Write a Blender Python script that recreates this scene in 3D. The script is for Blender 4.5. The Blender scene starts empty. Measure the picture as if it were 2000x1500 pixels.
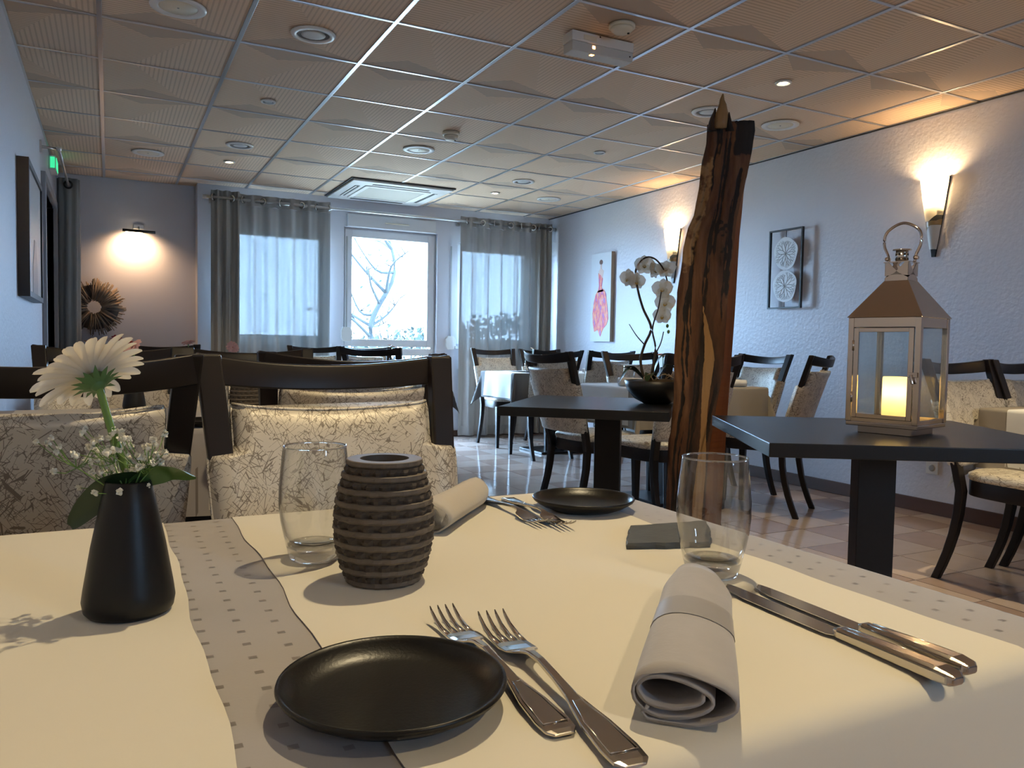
import bpy, bmesh, math, random
from mathutils import Vector, Matrix
PI = math.pi
random.seed(7)
scene = bpy.context.scene
COL = scene.collection

# ---------------------------------------------------------------- camera
cam_d = bpy.data.cameras.new('camera'); cam = bpy.data.objects.new('camera', cam_d); COL.objects.link(cam)
Rv = Vector((0.8900292, -0.4555896, 0.0169158)); Uv = Vector((0.0066577, 0.0500883, 0.9987226)); Fv = Vector((0.4558549, 0.8887797, -0.0476132))
mm = Matrix.Identity(4)
for i in range(3):
    mm[i][0] = Rv[i]; mm[i][1] = Uv[i]; mm[i][2] = -Fv[i]
mm[0][3], mm[1][3], mm[2][3] = 0, 0, 0.985
cam.matrix_world = mm
cam_d.sensor_fit = 'HORIZONTAL'; cam_d.sensor_width = 36; cam_d.lens = 36 * 1535.95 / 2000
cam_d.clip_start = 0.02; cam_d.clip_end = 200
scene.camera = cam

# ---------------------------------------------------------------- sky and exposure
world = bpy.data.worlds.new('sky'); scene.world = world; world.use_nodes = True
bg = world.node_tree.nodes['Background']
bg.inputs[0].default_value = (0.40, 0.65, 1.0, 1); bg.inputs[1].default_value = 48.0
scene.view_settings.view_transform = 'Standard'; scene.view_settings.look = 'None'
scene.view_settings.exposure = 0.8; scene.view_settings.gamma = 1.0; scene.view_settings.use_curve_mapping = False
cy = scene.cycles
cy.use_denoising = True
try: cy.denoiser = 'OPENIMAGEDENOISE'
except Exception: pass
cy.use_adaptive_sampling = True; cy.adaptive_threshold = 0.03
cy.max_bounces = 7; cy.diffuse_bounces = 3; cy.glossy_bounces = 3; cy.transmission_bounces = 7; cy.transparent_max_bounces = 16
cy.sample_clamp_indirect = 6.0; cy.caustics_reflective = False; cy.caustics_refractive = False
WARM = (1.0, 0.80, 0.47)
SPOT_W = 50.0

def add_light(name, kind, loc, energy, color, size=0.03, parent=None, spot=None, blend=0.5, rot=None):
    d = bpy.data.lights.new(name, kind); d.energy = energy; d.color = color
    if kind in ('POINT', 'SPOT'): d.shadow_soft_size = size
    if kind == 'SPOT': d.spot_size = spot; d.spot_blend = blend
    o = bpy.data.objects.new(name, d); COL.objects.link(o); o.location = loc
    if rot: o.rotation_euler = rot
    if parent: o.parent = parent
    return o

def portal(name, x0, x1, z0, z1, y, back=False):
    d = bpy.data.lights.new(name, 'AREA'); d.shape = 'RECTANGLE'; d.size = x1 - x0; d.size_y = z1 - z0
    o = bpy.data.objects.new(name, d); COL.objects.link(o); o.location = ((x0 + x1) / 2, y, (z0 + z1) / 2)
    o.rotation_euler = (PI / 2 if back else -PI / 2, 0, 0); d.cycles.is_portal = True
portal('window_portal', 2.14, 3.12, 0.1, 2.16, 8.12)
portal('window_portal', 1.0, 1.97, 1.0, 2.08, 8.12)
portal('window_portal', 3.38, 4.3, 1.0, 2.08, 8.12)
portal('window_portal', 1.85, 2.2, 1.2, 2.1, -2.92, True)

# ---------------------------------------------------------------- materials
MATS = {}
def mat(name, color=(0.8, 0.8, 0.8), rough=0.5, metal=0.0, spec=0.5, noise=0.0, nscale=20, bump=0.0, bscale=60, bdist=0.002, coat=0.0, sheen=0.0,
        trans=0.0, emit=None, estr=0.0, stretch=(1, 1, 1), bdetail=4, subsurf=0.0):
    m = bpy.data.materials.new(name); m.use_nodes = True; nt = m.node_tree; b = nt.nodes['Principled BSDF']
    b.inputs['Base Color'].default_value = (*color, 1); b.inputs['Roughness'].default_value = rough; b.inputs['Metallic'].default_value = metal
    b.inputs['Specular IOR Level'].default_value = spec; b.inputs['Coat Weight'].default_value = coat; b.inputs['Sheen Weight'].default_value = sheen
    b.inputs['Transmission Weight'].default_value = trans; b.inputs['Subsurface Weight'].default_value = subsurf
    if emit: b.inputs['Emission Color'].default_value = (*emit, 1); b.inputs['Emission Strength'].default_value = estr
    tc = None
    def coords():
        nonlocal tc
        if tc is None:
            t = nt.nodes.new('ShaderNodeTexCoord'); mp = nt.nodes.new('ShaderNodeMapping'); mp.inputs['Scale'].default_value = stretch
            nt.links.new(t.outputs['Object'], mp.inputs[0]); tc = mp
        return tc.outputs[0]
    if noise > 0:
        n = nt.nodes.new('ShaderNodeTexNoise'); n.inputs['Scale'].default_value = nscale; n.inputs['Detail'].default_value = 5
        nt.links.new(coords(), n.inputs['Vector'])
        mx = nt.nodes.new('ShaderNodeMix'); mx.data_type = 'RGBA'
        mx.inputs[6].default_value = (*[max(0, c * (1 - noise)) for c in color], 1); mx.inputs[7].default_value = (*[min(1, c * (1 + noise)) for c in color], 1)
        nt.links.new(n.outputs[0], mx.inputs[0]); nt.links.new(mx.outputs[2], b.inputs['Base Color'])
    if bump > 0:
        n = nt.nodes.new('ShaderNodeTexNoise'); n.inputs['Scale'].default_value = bscale; n.inputs['Detail'].default_value = bdetail
        nt.links.new(coords(), n.inputs['Vector'])
        bp = nt.nodes.new('ShaderNodeBump'); bp.inputs['Strength'].default_value = bump; bp.inputs['Distance'].default_value = bdist
        nt.links.new(n.outputs[0], bp.inputs['Height']); nt.links.new(bp.outputs[0], b.inputs['Normal'])
    MATS[name] = m
    return m
def N(nt, t, **k):
    n = nt.nodes.new(t)
    for a, v in k.items(): setattr(n, a, v)
    return n
def math_n(nt, op, a, b=None, c=None):
    n = N(nt, 'ShaderNodeMath', operation=op)
    for i, v in enumerate((a, b, c)):
        if v is None: continue
        if isinstance(v, (int, float)): n.inputs[i].default_value = v
        else: nt.links.new(v, n.inputs[i])
    return n.outputs[0]
def mixc(nt, fac, a, b):
    n = N(nt, 'ShaderNodeMix', data_type='RGBA')
    if isinstance(fac, (int, float)): n.inputs[0].default_value = fac
    else: nt.links.new(fac, n.inputs[0])
    for i, v in ((6, a), (7, b)):
        if isinstance(v, tuple): n.inputs[i].default_value = (*v, 1)
        else: nt.links.new(v, n.inputs[i])
    return n.outputs[2]

mat('plaster', (0.62, 0.615, 0.66), 0.46, bump=0.55, bscale=38, bdist=0.006, bdetail=3, noise=0.03, nscale=4)
mat('plaster_smooth', (0.63, 0.62, 0.66), 0.8, bump=0.15, bscale=80)
mat('white_paint', (0.72, 0.72, 0.73), 0.4)
mat('white_plastic', (0.75, 0.74, 0.71), 0.35)
mat('cream_plastic', (0.72, 0.66, 0.52), 0.4)
mat('grey_plastic', (0.35, 0.35, 0.34), 0.5)
mat('dark_gap', (0.01, 0.01, 0.01), 0.7)
mat('runner_metal', (0.55, 0.56, 0.58), 0.28, metal=0.85)
mat('ac_grille', (0.36, 0.33, 0.28), 0.6)
mat('steel', (0.62, 0.60, 0.57), 0.18, metal=1.0)
mat('brushed_steel', (0.55, 0.54, 0.52), 0.33, metal=1.0, bump=0.1, bscale=200)
mat('cutlery_steel', (0.56, 0.52, 0.47), 0.16, metal=1.0, bump=0.12, bscale=160, bdist=0.0004)
mat('lantern_steel', (0.60, 0.52, 0.45), 0.09, metal=1.0)
mat('black_wood', (0.012, 0.008, 0.0065), 0.40, spec=0.32, noise=0.35, nscale=18, stretch=(1, 1, 0.15))
mat('black_laminate', (0.010, 0.0098, 0.010), 0.34, spec=0.4, noise=0.25, nscale=60, bump=0.05, bscale=300)
mat('skirting_wood', (0.085, 0.035, 0.018), 0.5, noise=0.35, nscale=14, stretch=(1, 0.2, 1))
mat('grout', (0.16, 0.12, 0.10), 0.9)
mat('tile_cream', (0.52, 0.41, 0.35), 0.10, noise=0.10, nscale=9, spec=0.55)
mat('tile_rose', (0.40, 0.29, 0.24), 0.12, noise=0.12, nscale=9, spec=0.55)
mat('slate', (0.055, 0.06, 0.062), 0.6, noise=0.3, nscale=30, bump=0.6, bscale=60, bdist=0.002)
mat('black_ceramic', (0.007, 0.0065, 0.006), 0.33, spec=0.32, bump=0.25, bscale=420, bdist=0.0006)
mat('black_matt', (0.006, 0.0065, 0.008), 0.40, spec=0.35)
mat('dark_bowl', (0.014, 0.015, 0.018), 0.4)
mat('napkin_grey', (0.335, 0.315, 0.31), 0.85, sheen=0.3, noise=0.10, nscale=45, bump=0.3, bscale=260, bdist=0.0006)
mat('napkin_tan', (0.47, 0.42, 0.35), 0.85, sheen=0.3, noise=0.06, nscale=45, bump=0.3, bscale=260, bdist=0.0006)
mat('overlay_white', (0.66, 0.62, 0.53), 0.9, sheen=0.2, bump=0.12, bscale=420, bdist=0.0004, noise=0.02, nscale=6)
mat('overlay_far', (0.78, 0.78, 0.77), 0.9, sheen=0.2)
mat('cloth_taupe', (0.31, 0.275, 0.235), 0.85)
mat('dark_runner', (0.12, 0.11, 0.105), 0.85)
mat('taupe_curtain', (0.33, 0.315, 0.285), 0.9, noise=0.08, nscale=8)
mat('grey_curtain', (0.24, 0.25, 0.25), 0.9)
mat('sheer_header', (0.36, 0.345, 0.325), 0.9)
mat('door_grey', (0.30, 0.30, 0.31), 0.5)
mat('frame_black', (0.008, 0.008, 0.009), 0.4)
mat('sepia_art', (0.46, 0.40, 0.36), 0.35)
mat('dark_art', (0.24, 0.20, 0.19), 0.35)

mat('petal_pink', (0.80, 0.45, 0.38), 0.6)
mat('petal_orange', (0.80, 0.24, 0.10), 0.6)
mat('petal_red', (0.42, 0.03, 0.03), 0.6)
mat('petal_rust', (0.45, 0.12, 0.03), 0.6)

mat('orchid_heart', (0.55, 0.40, 0.12), 0.6)
mat('gyp_white', (0.80, 0.78, 0.68), 0.6)
mat('stem_green', (0.13, 0.24, 0.05), 0.5, noise=0.2, nscale=30)
mat('calyx_green', (0.07, 0.16, 0.05), 0.55, noise=0.2, nscale=60)
mat('leaf_green', (0.06, 0.13, 0.03), 0.42, noise=0.2, nscale=30)
mat('leaf_dark', (0.02, 0.042, 0.014), 0.4, noise=0.2, nscale=30)
mat('stem_brown', (0.045, 0.030, 0.018), 0.6)
mat('moss', (0.09, 0.06, 0.03), 0.9, noise=0.5, nscale=50, bump=0.8, bscale=90)
mat('twig', (0.26, 0.185, 0.125), 0.8, noise=0.5, nscale=15)
mat('lace_wood', (0.125, 0.10, 0.078), 0.62, noise=0.25, nscale=25, stretch=(1, 1, 6), bump=0.3, bscale=90, bdist=0.001)
mat('lace_dark', (0.055, 0.041, 0.031), 0.7, noise=0.25, nscale=25)
mat('canvas_side', (0.30, 0.24, 0.18), 0.8)
mat('canvas', (0.66, 0.68, 0.72), 0.7, noise=0.06, nscale=4)
mat('paint_hair', (0.16, 0.07, 0.05), 0.6)
mat('paint_skin', (0.72, 0.52, 0.46), 0.6)
mat('coral_white', (0.80, 0.82, 0.84), 0.5)
mat('sunlit_ground', (0.36, 0.29, 0.21), 0.9, noise=0.4, nscale=4)  # warm sunlight put into the ground colour, to warm the ceiling bounce
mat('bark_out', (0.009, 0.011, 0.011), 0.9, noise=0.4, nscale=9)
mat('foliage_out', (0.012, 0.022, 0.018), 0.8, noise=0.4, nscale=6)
mat('amber_strip', (0.35, 0.22, 0.08), 0.35)
mat('lamp_on', (1, 0.9, 0.7), 0.5, emit=(1.0, 0.80, 0.52), estr=14)
mat('led_orange', (1, 0.6, 0.2), 0.5, emit=(1.0, 0.42, 0.10), estr=9)
mat('exit_green', (0.05, 0.4, 0.15), 0.5, emit=(0.05, 0.8, 0.35), estr=0.6)
mat('frost', (0.60, 0.60, 0.58), 0.5)

def thin_glass(name, tint=(1, 1, 1), rough=0.0, boost=1.0, edge=0.0):
    m = bpy.data.materials.new(name); m.use_nodes = True; nt = m.node_tree; nt.nodes.remove(nt.nodes['Principled BSDF'])
    out = nt.nodes['Material Output']
    t = N(nt, 'ShaderNodeBsdfTransparent'); t.inputs[0].default_value = (*tint, 1)
    g = N(nt, 'ShaderNodeBsdfGlossy'); g.inputs['Roughness'].default_value = rough
    fr = N(nt, 'ShaderNodeFresnel'); gm = N(nt, 'ShaderNodeNewGeometry'); io = math_n(nt, 'MULTIPLY_ADD', gm.outputs['Backfacing'], 1 / 1.45 - 1.45, 1.45); nt.links.new(io, fr.inputs[0])
    f = math_n(nt, 'MULTIPLY', fr.outputs[0], boost)
    mx = N(nt, 'ShaderNodeMixShader'); nt.links.new(f, mx.inputs[0]); nt.links.new(t.outputs[0], mx.inputs[1]); nt.links.new(g.outputs[0], mx.inputs[2])
    lw = N(nt, 'ShaderNodeLayerWeight'); lw.inputs[0].default_value = 0.5
    e3 = math_n(nt, 'MULTIPLY', math_n(nt, 'POWER', lw.outputs['Facing'], 4.0), edge)
    nt.links.new(mixc(nt, e3, tint, (0.12, 0.12, 0.12)), t.inputs[0])
    nt.links.new(mx.outputs[0], out.inputs[0]); MATS[name] = m
thin_glass('pane_glass', (0.95, 0.97, 0.97)); thin_glass('tumbler_glass', (0.972, 0.975, 0.972), boost=1.7, edge=0.55); thin_glass('lantern_glass', (0.90, 0.93, 0.93), boost=1.2)
m = bpy.data.materials.new('solid_glass'); m.use_nodes = True; b = m.node_tree.nodes['Principled BSDF']
b.inputs['Transmission Weight'].default_value = 1; b.inputs['Roughness'].default_value = 0; b.inputs['IOR'].default_value = 1.46; MATS['solid_glass'] = m
nt = m.node_tree; tr_ = N(nt, 'ShaderNodeBsdfTransparent'); mx = N(nt, 'ShaderNodeMixShader'); mx.inputs[0].default_value = 0.45
nt.links.new(b.outputs[0], mx.inputs[1]); nt.links.new(tr_.outputs[0], mx.inputs[2]); nt.links.new(mx.outputs[0], nt.nodes['Material Output'].inputs[0])

def translucent(name, color, trans_col, f_transp, f_transl, wave=0.0):
    m = bpy.data.materials.new(name); m.use_nodes = True; nt = m.node_tree; nt.nodes.remove(nt.nodes['Principled BSDF']); out = nt.nodes['Material Output']
    d = N(nt, 'ShaderNodeBsdfDiffuse'); d.inputs[0].default_value = (*color, 1)
    tl = N(nt, 'ShaderNodeBsdfTranslucent'); tl.inputs[0].default_value = (*trans_col, 1)
    tr = N(nt, 'ShaderNodeBsdfTransparent')
    m1 = N(nt, 'ShaderNodeMixShader'); m1.inputs[0].default_value = f_transl; nt.links.new(d.outputs[0], m1.inputs[1]); nt.links.new(tl.outputs[0], m1.inputs[2])
    m2 = N(nt, 'ShaderNodeMixShader'); m2.inputs[0].default_value = f_transp; nt.links.new(m1.outputs[0], m2.inputs[1]); nt.links.new(tr.outputs[0], m2.inputs[2])
    if wave:      # cloth seen or lit at a slant passes less light
        lw = N(nt, 'ShaderNodeLayerWeight'); lw.inputs[0].default_value = 0.5; g = math_n(nt, 'POWER', math_n(nt, 'SUBTRACT', 1.0, lw.outputs['Facing']), wave)
        nt.links.new(math_n(nt, 'MULTIPLY', g, f_transp), m2.inputs[0]); nt.links.new(math_n(nt, 'MULTIPLY', g, f_transl), m1.inputs[0])
    nt.links.new(m2.outputs[0], out.inputs[0]); MATS[name] = m
translucent('sheer', (0.62, 0.62, 0.62), (0.018, 0.0195, 0.0185), 0.0125, 0.48, 0.9)
translucent('candle_wax', (0.82, 0.74, 0.54), (1.0, 0.84, 0.52), 0.0, 0.42)
translucent('orchid_white', (0.86, 0.84, 0.78), (0.86, 0.84, 0.76), 0.0, 0.42)
translucent('petal_white', (0.86, 0.79, 0.70), (0.85, 0.78, 0.62), 0.0, 0.32)
translucent('shade_glass', (0.85, 0.78, 0.62), (1.0, 0.88, 0.66), 0.05, 0.6)

# upholstery: cream ground with brown crackled scratches
def crackle_mat(name, ground, line, rough, metal):
    m = bpy.data.materials.new(name); m.use_nodes = True; nt = m.node_tree; bs = nt.nodes['Principled BSDF']
    tc = N(nt, 'ShaderNodeTexCoord')
    tot = None
    for k, (ang, sx, sz, th) in enumerate(((0.50, 105, 24, 0.026), (-0.58, 98, 22, 0.026), (0.95, 86, 20, 0.022), (-1.0, 82, 20, 0.020))):
        mp = N(nt, 'ShaderNodeMapping'); mp.inputs['Rotation'].default_value = (0, ang, 0); nt.links.new(tc.outputs['Object'], mp.inputs[0])
        mp2 = N(nt, 'ShaderNodeMapping'); mp2.inputs['Scale'].default_value = (sx, 10, sz); mp2.inputs['Location'].default_value = (k * 3.1, k * 1.7, k)
        nt.links.new(mp.outputs[0], mp2.inputs[0])
        v = N(nt, 'ShaderNodeTexVoronoi', feature='DISTANCE_TO_EDGE'); v.inputs['Scale'].default_value = 1.0; nt.links.new(mp2.outputs[0], v.inputs['Vector'])
        l = math_n(nt, 'LESS_THAN', v.outputs['Distance'], th)
        n = N(nt, 'ShaderNodeTexNoise'); n.inputs['Scale'].default_value = 16 + 7 * k; n.inputs['Detail'].default_value = 4; nt.links.new(tc.outputs['Object'], n.inputs['Vector'])
        l = math_n(nt, 'MULTIPLY', l, math_n(nt, 'GREATER_THAN', n.outputs[0], 0.50))
        tot = l if tot is None else math_n(nt, 'MAXIMUM', tot, l)
    n2 = N(nt, 'ShaderNodeTexNoise'); n2.inputs['Scale'].default_value = 90; nt.links.new(tc.outputs['Object'], n2.inputs['Vector'])
    sp = math_n(nt, 'GREATER_THAN', n2.outputs[0], 0.68)
    tot = math_n(nt, 'MAXIMUM', tot, math_n(nt, 'MULTIPLY', sp, 0.7))
    n3 = N(nt, 'ShaderNodeTexNoise'); n3.inputs['Scale'].default_value = 7; nt.links.new(tc.outputs['Object'], n3.inputs['Vector'])
    g = mixc(nt, n3.outputs[0], tuple(c * 0.9 for c in ground), tuple(min(1, c * 1.08) for c in ground))
    nt.links.new(mixc(nt, math_n(nt, 'MULTIPLY', tot, 0.78), g, line), bs.inputs['Base Color'])
    bs.inputs['Roughness'].default_value = rough; bs.inputs['Metallic'].default_value = metal
    bp = N(nt, 'ShaderNodeBump'); bp.inputs['Strength'].default_value = 0.25; bp.inputs['Distance'].default_value = 0.0015; bp.invert = True
    nt.links.new(tot, bp.inputs['Height']); nt.links.new(bp.outputs[0], bs.inputs['Normal']); MATS[name] = m
crackle_mat('upholstery', (0.64, 0.58, 0.48), (0.12, 0.085, 0.055), 0.45, 0.12)

# tablecloth: grey with small woven squares
def dotted(name, base, dot, pitch):
    m = bpy.data.materials.new(name); m.use_nodes = True; nt = m.node_tree; bs = nt.nodes['Principled BSDF']
    tc = N(nt, 'ShaderNodeTexCoord'); sx = N(nt, 'ShaderNodeSeparateXYZ'); nt.links.new(tc.outputs['Object'], sx.inputs[0])
    def lat(ox, oy):
        u = math_n(nt, 'FRACT', math_n(nt, 'ADD', math_n(nt, 'DIVIDE', sx.outputs[0], pitch * 2), ox)); v = math_n(nt, 'FRACT', math_n(nt, 'ADD', math_n(nt, 'DIVIDE', sx.outputs[1], pitch), oy))
        a = math_n(nt, 'LESS_THAN', math_n(nt, 'ABSOLUTE', math_n(nt, 'SUBTRACT', u, 0.5)), 0.055); c = math_n(nt, 'LESS_THAN', math_n(nt, 'ABSOLUTE', math_n(nt, 'SUBTRACT', v, 0.5)), 0.10)
        return math_n(nt, 'MULTIPLY', a, c)
    d = math_n(nt, 'MAXIMUM', lat(0, 0), lat(0.5, 0.5))
    n = N(nt, 'ShaderNodeTexNoise'); n.inputs['Scale'].default_value = 9; n.inputs['Detail'].default_value = 4; nt.links.new(tc.outputs['Object'], n.inputs['Vector'])
    g = mixc(nt, n.outputs[0], tuple(c * 0.92 for c in base), tuple(c * 1.06 for c in base))
    nt.links.new(mixc(nt, math_n(nt, 'MULTIPLY', d, 0.95), g, dot), bs.inputs['Base Color'])
    nt.links.new(math_n(nt, 'SUBTRACT', 0.85, math_n(nt, 'MULTIPLY', d, 0.45)), bs.inputs['Roughness'])
    bs.inputs['Sheen Weight'].default_value = 0.25
    n2 = N(nt, 'ShaderNodeTexNoise'); n2.inputs['Scale'].default_value = 380; nt.links.new(tc.outputs['Object'], n2.inputs['Vector'])
    bp = N(nt, 'ShaderNodeBump'); bp.inputs['Strength'].default_value = 0.2; bp.inputs['Distance'].default_value = 0.0005
    nt.links.new(n2.outputs[0], bp.inputs['Height']); nt.links.new(bp.outputs[0], bs.inputs['Normal']); MATS[name] = m
dotted('cloth_grey', (0.335, 0.315, 0.315), (0.16, 0.14, 0.13), 0.029)

# ceiling tile: embossed line pattern
m = bpy.data.materials.new('ceiling_tile'); m.use_nodes = True; nt = m.node_tree; bs = nt.nodes['Principled BSDF']
ge = N(nt, 'ShaderNodeNewGeometry'); sx = N(nt, 'ShaderNodeSeparateXYZ'); nt.links.new(ge.outputs['Position'], sx.inputs[0])
ux = math_n(nt, 'DIVIDE', math_n(nt, 'ADD', sx.outputs[0], 0.02925 + 6), 0.6); vy = math_n(nt, 'DIVIDE', math_n(nt, 'ADD', sx.outputs[1], -0.5 + 6), 0.6)
u = math_n(nt, 'FRACT', ux); v = math_n(nt, 'PINGPONG', vy, 1.0)
# solid kite along every second cross line
k1 = math_n(nt, 'LESS_THAN', v, math_n(nt, 'MINIMUM', math_n(nt, 'MULTIPLY', u, 0.75), math_n(nt, 'MULTIPLY', math_n(nt, 'SUBTRACT', 1, u), 0.42)))
k2 = math_n(nt, 'GREATER_THAN', math_n(nt, 'ADD', math_n(nt, 'MULTIPLY', u, 0.9), math_n(nt, 'MULTIPLY', v, 0.45)), 0.68)
s1 = math_n(nt, 'LESS_THAN', math_n(nt, 'FRACT', math_n(nt, 'MULTIPLY', v, 26)), 0.36)
s2 = math_n(nt, 'LESS_THAN', math_n(nt, 'FRACT', math_n(nt, 'MULTIPLY', u, 26)), 0.36)
st = N(nt, 'ShaderNodeMix', data_type='FLOAT'); nt.links.new(k2, st.inputs[0]); nt.links.new(s1, st.inputs[2]); nt.links.new(s2, st.inputs[3])
st = math_n(nt, 'MULTIPLY', st.outputs[0], math_n(nt, 'SUBTRACT', 1, k1))
col = mixc(nt, math_n(nt, 'MULTIPLY', st, 0.7), (0.72, 0.535, 0.375), (0.48, 0.335, 0.225))
col = mixc(nt, math_n(nt, 'MULTIPLY', k1, 0.8), col, (0.46, 0.35, 0.26))
col = mixc(nt, math_n(nt, 'MULTIPLY', math_n(nt, 'MULTIPLY', k2, math_n(nt, 'SUBTRACT', 1, k1)), 0.16), col, (0.78, 0.62, 0.49))
nt.links.new(col, bs.inputs['Base Color']); bs.inputs['Roughness'].default_value = 0.8
bp = N(nt, 'ShaderNodeBump'); bp.inputs['Strength'].default_value = 0.3; bp.inputs['Distance'].default_value = 0.002; bp.invert = True
nt.links.new(st, bp.inputs['Height']); nt.links.new(bp.outputs[0], bs.inputs['Normal']); MATS['ceiling_tile'] = m

# bark and sawn wood
def wood(name, c1, c2, c3, scale, stretch, bump, rough, dist=0.012):
    m = bpy.data.materials.new(name); m.use_nodes = True; nt = m.node_tree; bs = nt.nodes['Principled BSDF']
    tc = N(nt, 'ShaderNodeTexCoord'); mp = N(nt, 'ShaderNodeMapping'); mp.inputs['Scale'].default_value = stretch; nt.links.new(tc.outputs['Object'], mp.inputs[0])
    n = N(nt, 'ShaderNodeTexNoise'); n.inputs['Scale'].default_value = scale; n.inputs['Detail'].default_value = 7; n.inputs['Roughness'].default_value = 0.62; nt.links.new(mp.outputs[0], n.inputs['Vector'])
    r = N(nt, 'ShaderNodeValToRGB'); e = r.color_ramp.elements
    e[0].position = 0.36; e[0].color = (*c1, 1); e[1].position = 0.68; e[1].color = (*c3, 1); x = e.new(0.50); x.color = (*c2, 1)
    nt.links.new(n.outputs[0], r.inputs[0]); nt.links.new(r.outputs[0], bs.inputs['Base Color']); bs.inputs['Roughness'].default_value = rough
    bp = N(nt, 'ShaderNodeBump'); bp.inputs['Strength'].default_value = bump; bp.inputs['Distance'].default_value = dist
    nt.links.new(n.outputs[0], bp.inputs['Height']); nt.links.new(bp.outputs[0], bs.inputs['Normal']); MATS[name] = m
wood('bark', (0.012, 0.007, 0.004), (0.085, 0.032, 0.013), (0.20, 0.095, 0.04), 9, (1, 1, 0.16), 0.9, 0.75)
wood('sawn_wood', (0.13, 0.040, 0.009), (0.18, 0.056, 0.014), (0.22, 0.078, 0.022), 7, (1, 1, 0.05), 0.08, 0.75, 0.002)
MATS['sawn_wood'].node_tree.nodes['Principled BSDF'].inputs['Specular IOR Level'].default_value = 0.15
wood('sapwood', (0.24, 0.14, 0.055), (0.34, 0.20, 0.085), (0.40, 0.25, 0.11), 8, (1, 1, 0.06), 0.1, 0.5, 0.002)
nt = MATS['bark'].node_tree; bs = nt.nodes['Principled BSDF']; src = bs.inputs['Base Color'].links[0].from_socket
tn = N(nt, 'ShaderNodeTexNoise'); tn.inputs['Scale'].default_value = 30; tcx = N(nt, 'ShaderNodeTexCoord'); nt.links.new(tcx.outputs['Object'], tn.inputs['Vector'])
for nm, c, k0 in (('dark', (0.010, 0.006, 0.004), 0.0), ('sap', (0.33, 0.19, 0.08), 0.0)):
    at = N(nt, 'ShaderNodeAttribute', attribute_name=nm); f_ = math_n(nt, 'ADD', at.outputs['Fac'], math_n(nt, 'MULTIPLY', math_n(nt, 'SUBTRACT', tn.outputs[0], 0.5), 0.9))
    rp = N(nt, 'ShaderNodeMapRange', interpolation_type='SMOOTHSTEP'); rp.inputs[1].default_value = 0.38; rp.inputs[2].default_value = 0.58; nt.links.new(f_, rp.inputs[0]); src = mixc(nt, rp.outputs[0], src, c)
nt.links.new(src, bs.inputs['Base Color'])
wood('dark_bark', (0.006, 0.004, 0.003), (0.022, 0.011, 0.006), (0.06, 0.028, 0.013), 16, (1, 1, 0.22), 1.0, 0.85)
# the painted dress
m = bpy.data.materials.new('paint_dress'); m.use_nodes = True; nt = m.node_tree; bs = nt.nodes['Principled BSDF']
tc = N(nt, 'ShaderNodeTexCoord'); mp = N(nt, 'ShaderNodeMapping'); mp.inputs['Scale'].default_value = (1, 26, 9); nt.links.new(tc.outputs['Object'], mp.inputs[0])
n = N(nt, 'ShaderNodeTexNoise'); n.inputs['Scale'].default_value = 1.4; n.inputs['Detail'].default_value = 3; nt.links.new(mp.outputs[0], n.inputs['Vector'])
r = N(nt, 'ShaderNodeValToRGB'); e = r.color_ramp.elements; e[0].position = 0.3; e[0].color = (0.30, 0.22, 0.55, 1); e[1].position = 0.75; e[1].color = (0.85, 0.55, 0.62, 1)
for p, c in ((0.43, (0.62, 0.08, 0.16, 1)), (0.52, (0.80, 0.20, 0.16, 1)), (0.60, (0.85, 0.40, 0.16, 1)), (0.66, (0.70, 0.12, 0.28, 1))): x = e.new(p); x.color = c
nt.links.new(n.outputs[0], r.inputs[0]); nt.links.new(r.outputs[0], bs.inputs['Base Color']); MATS['paint_dress'] = m

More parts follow.
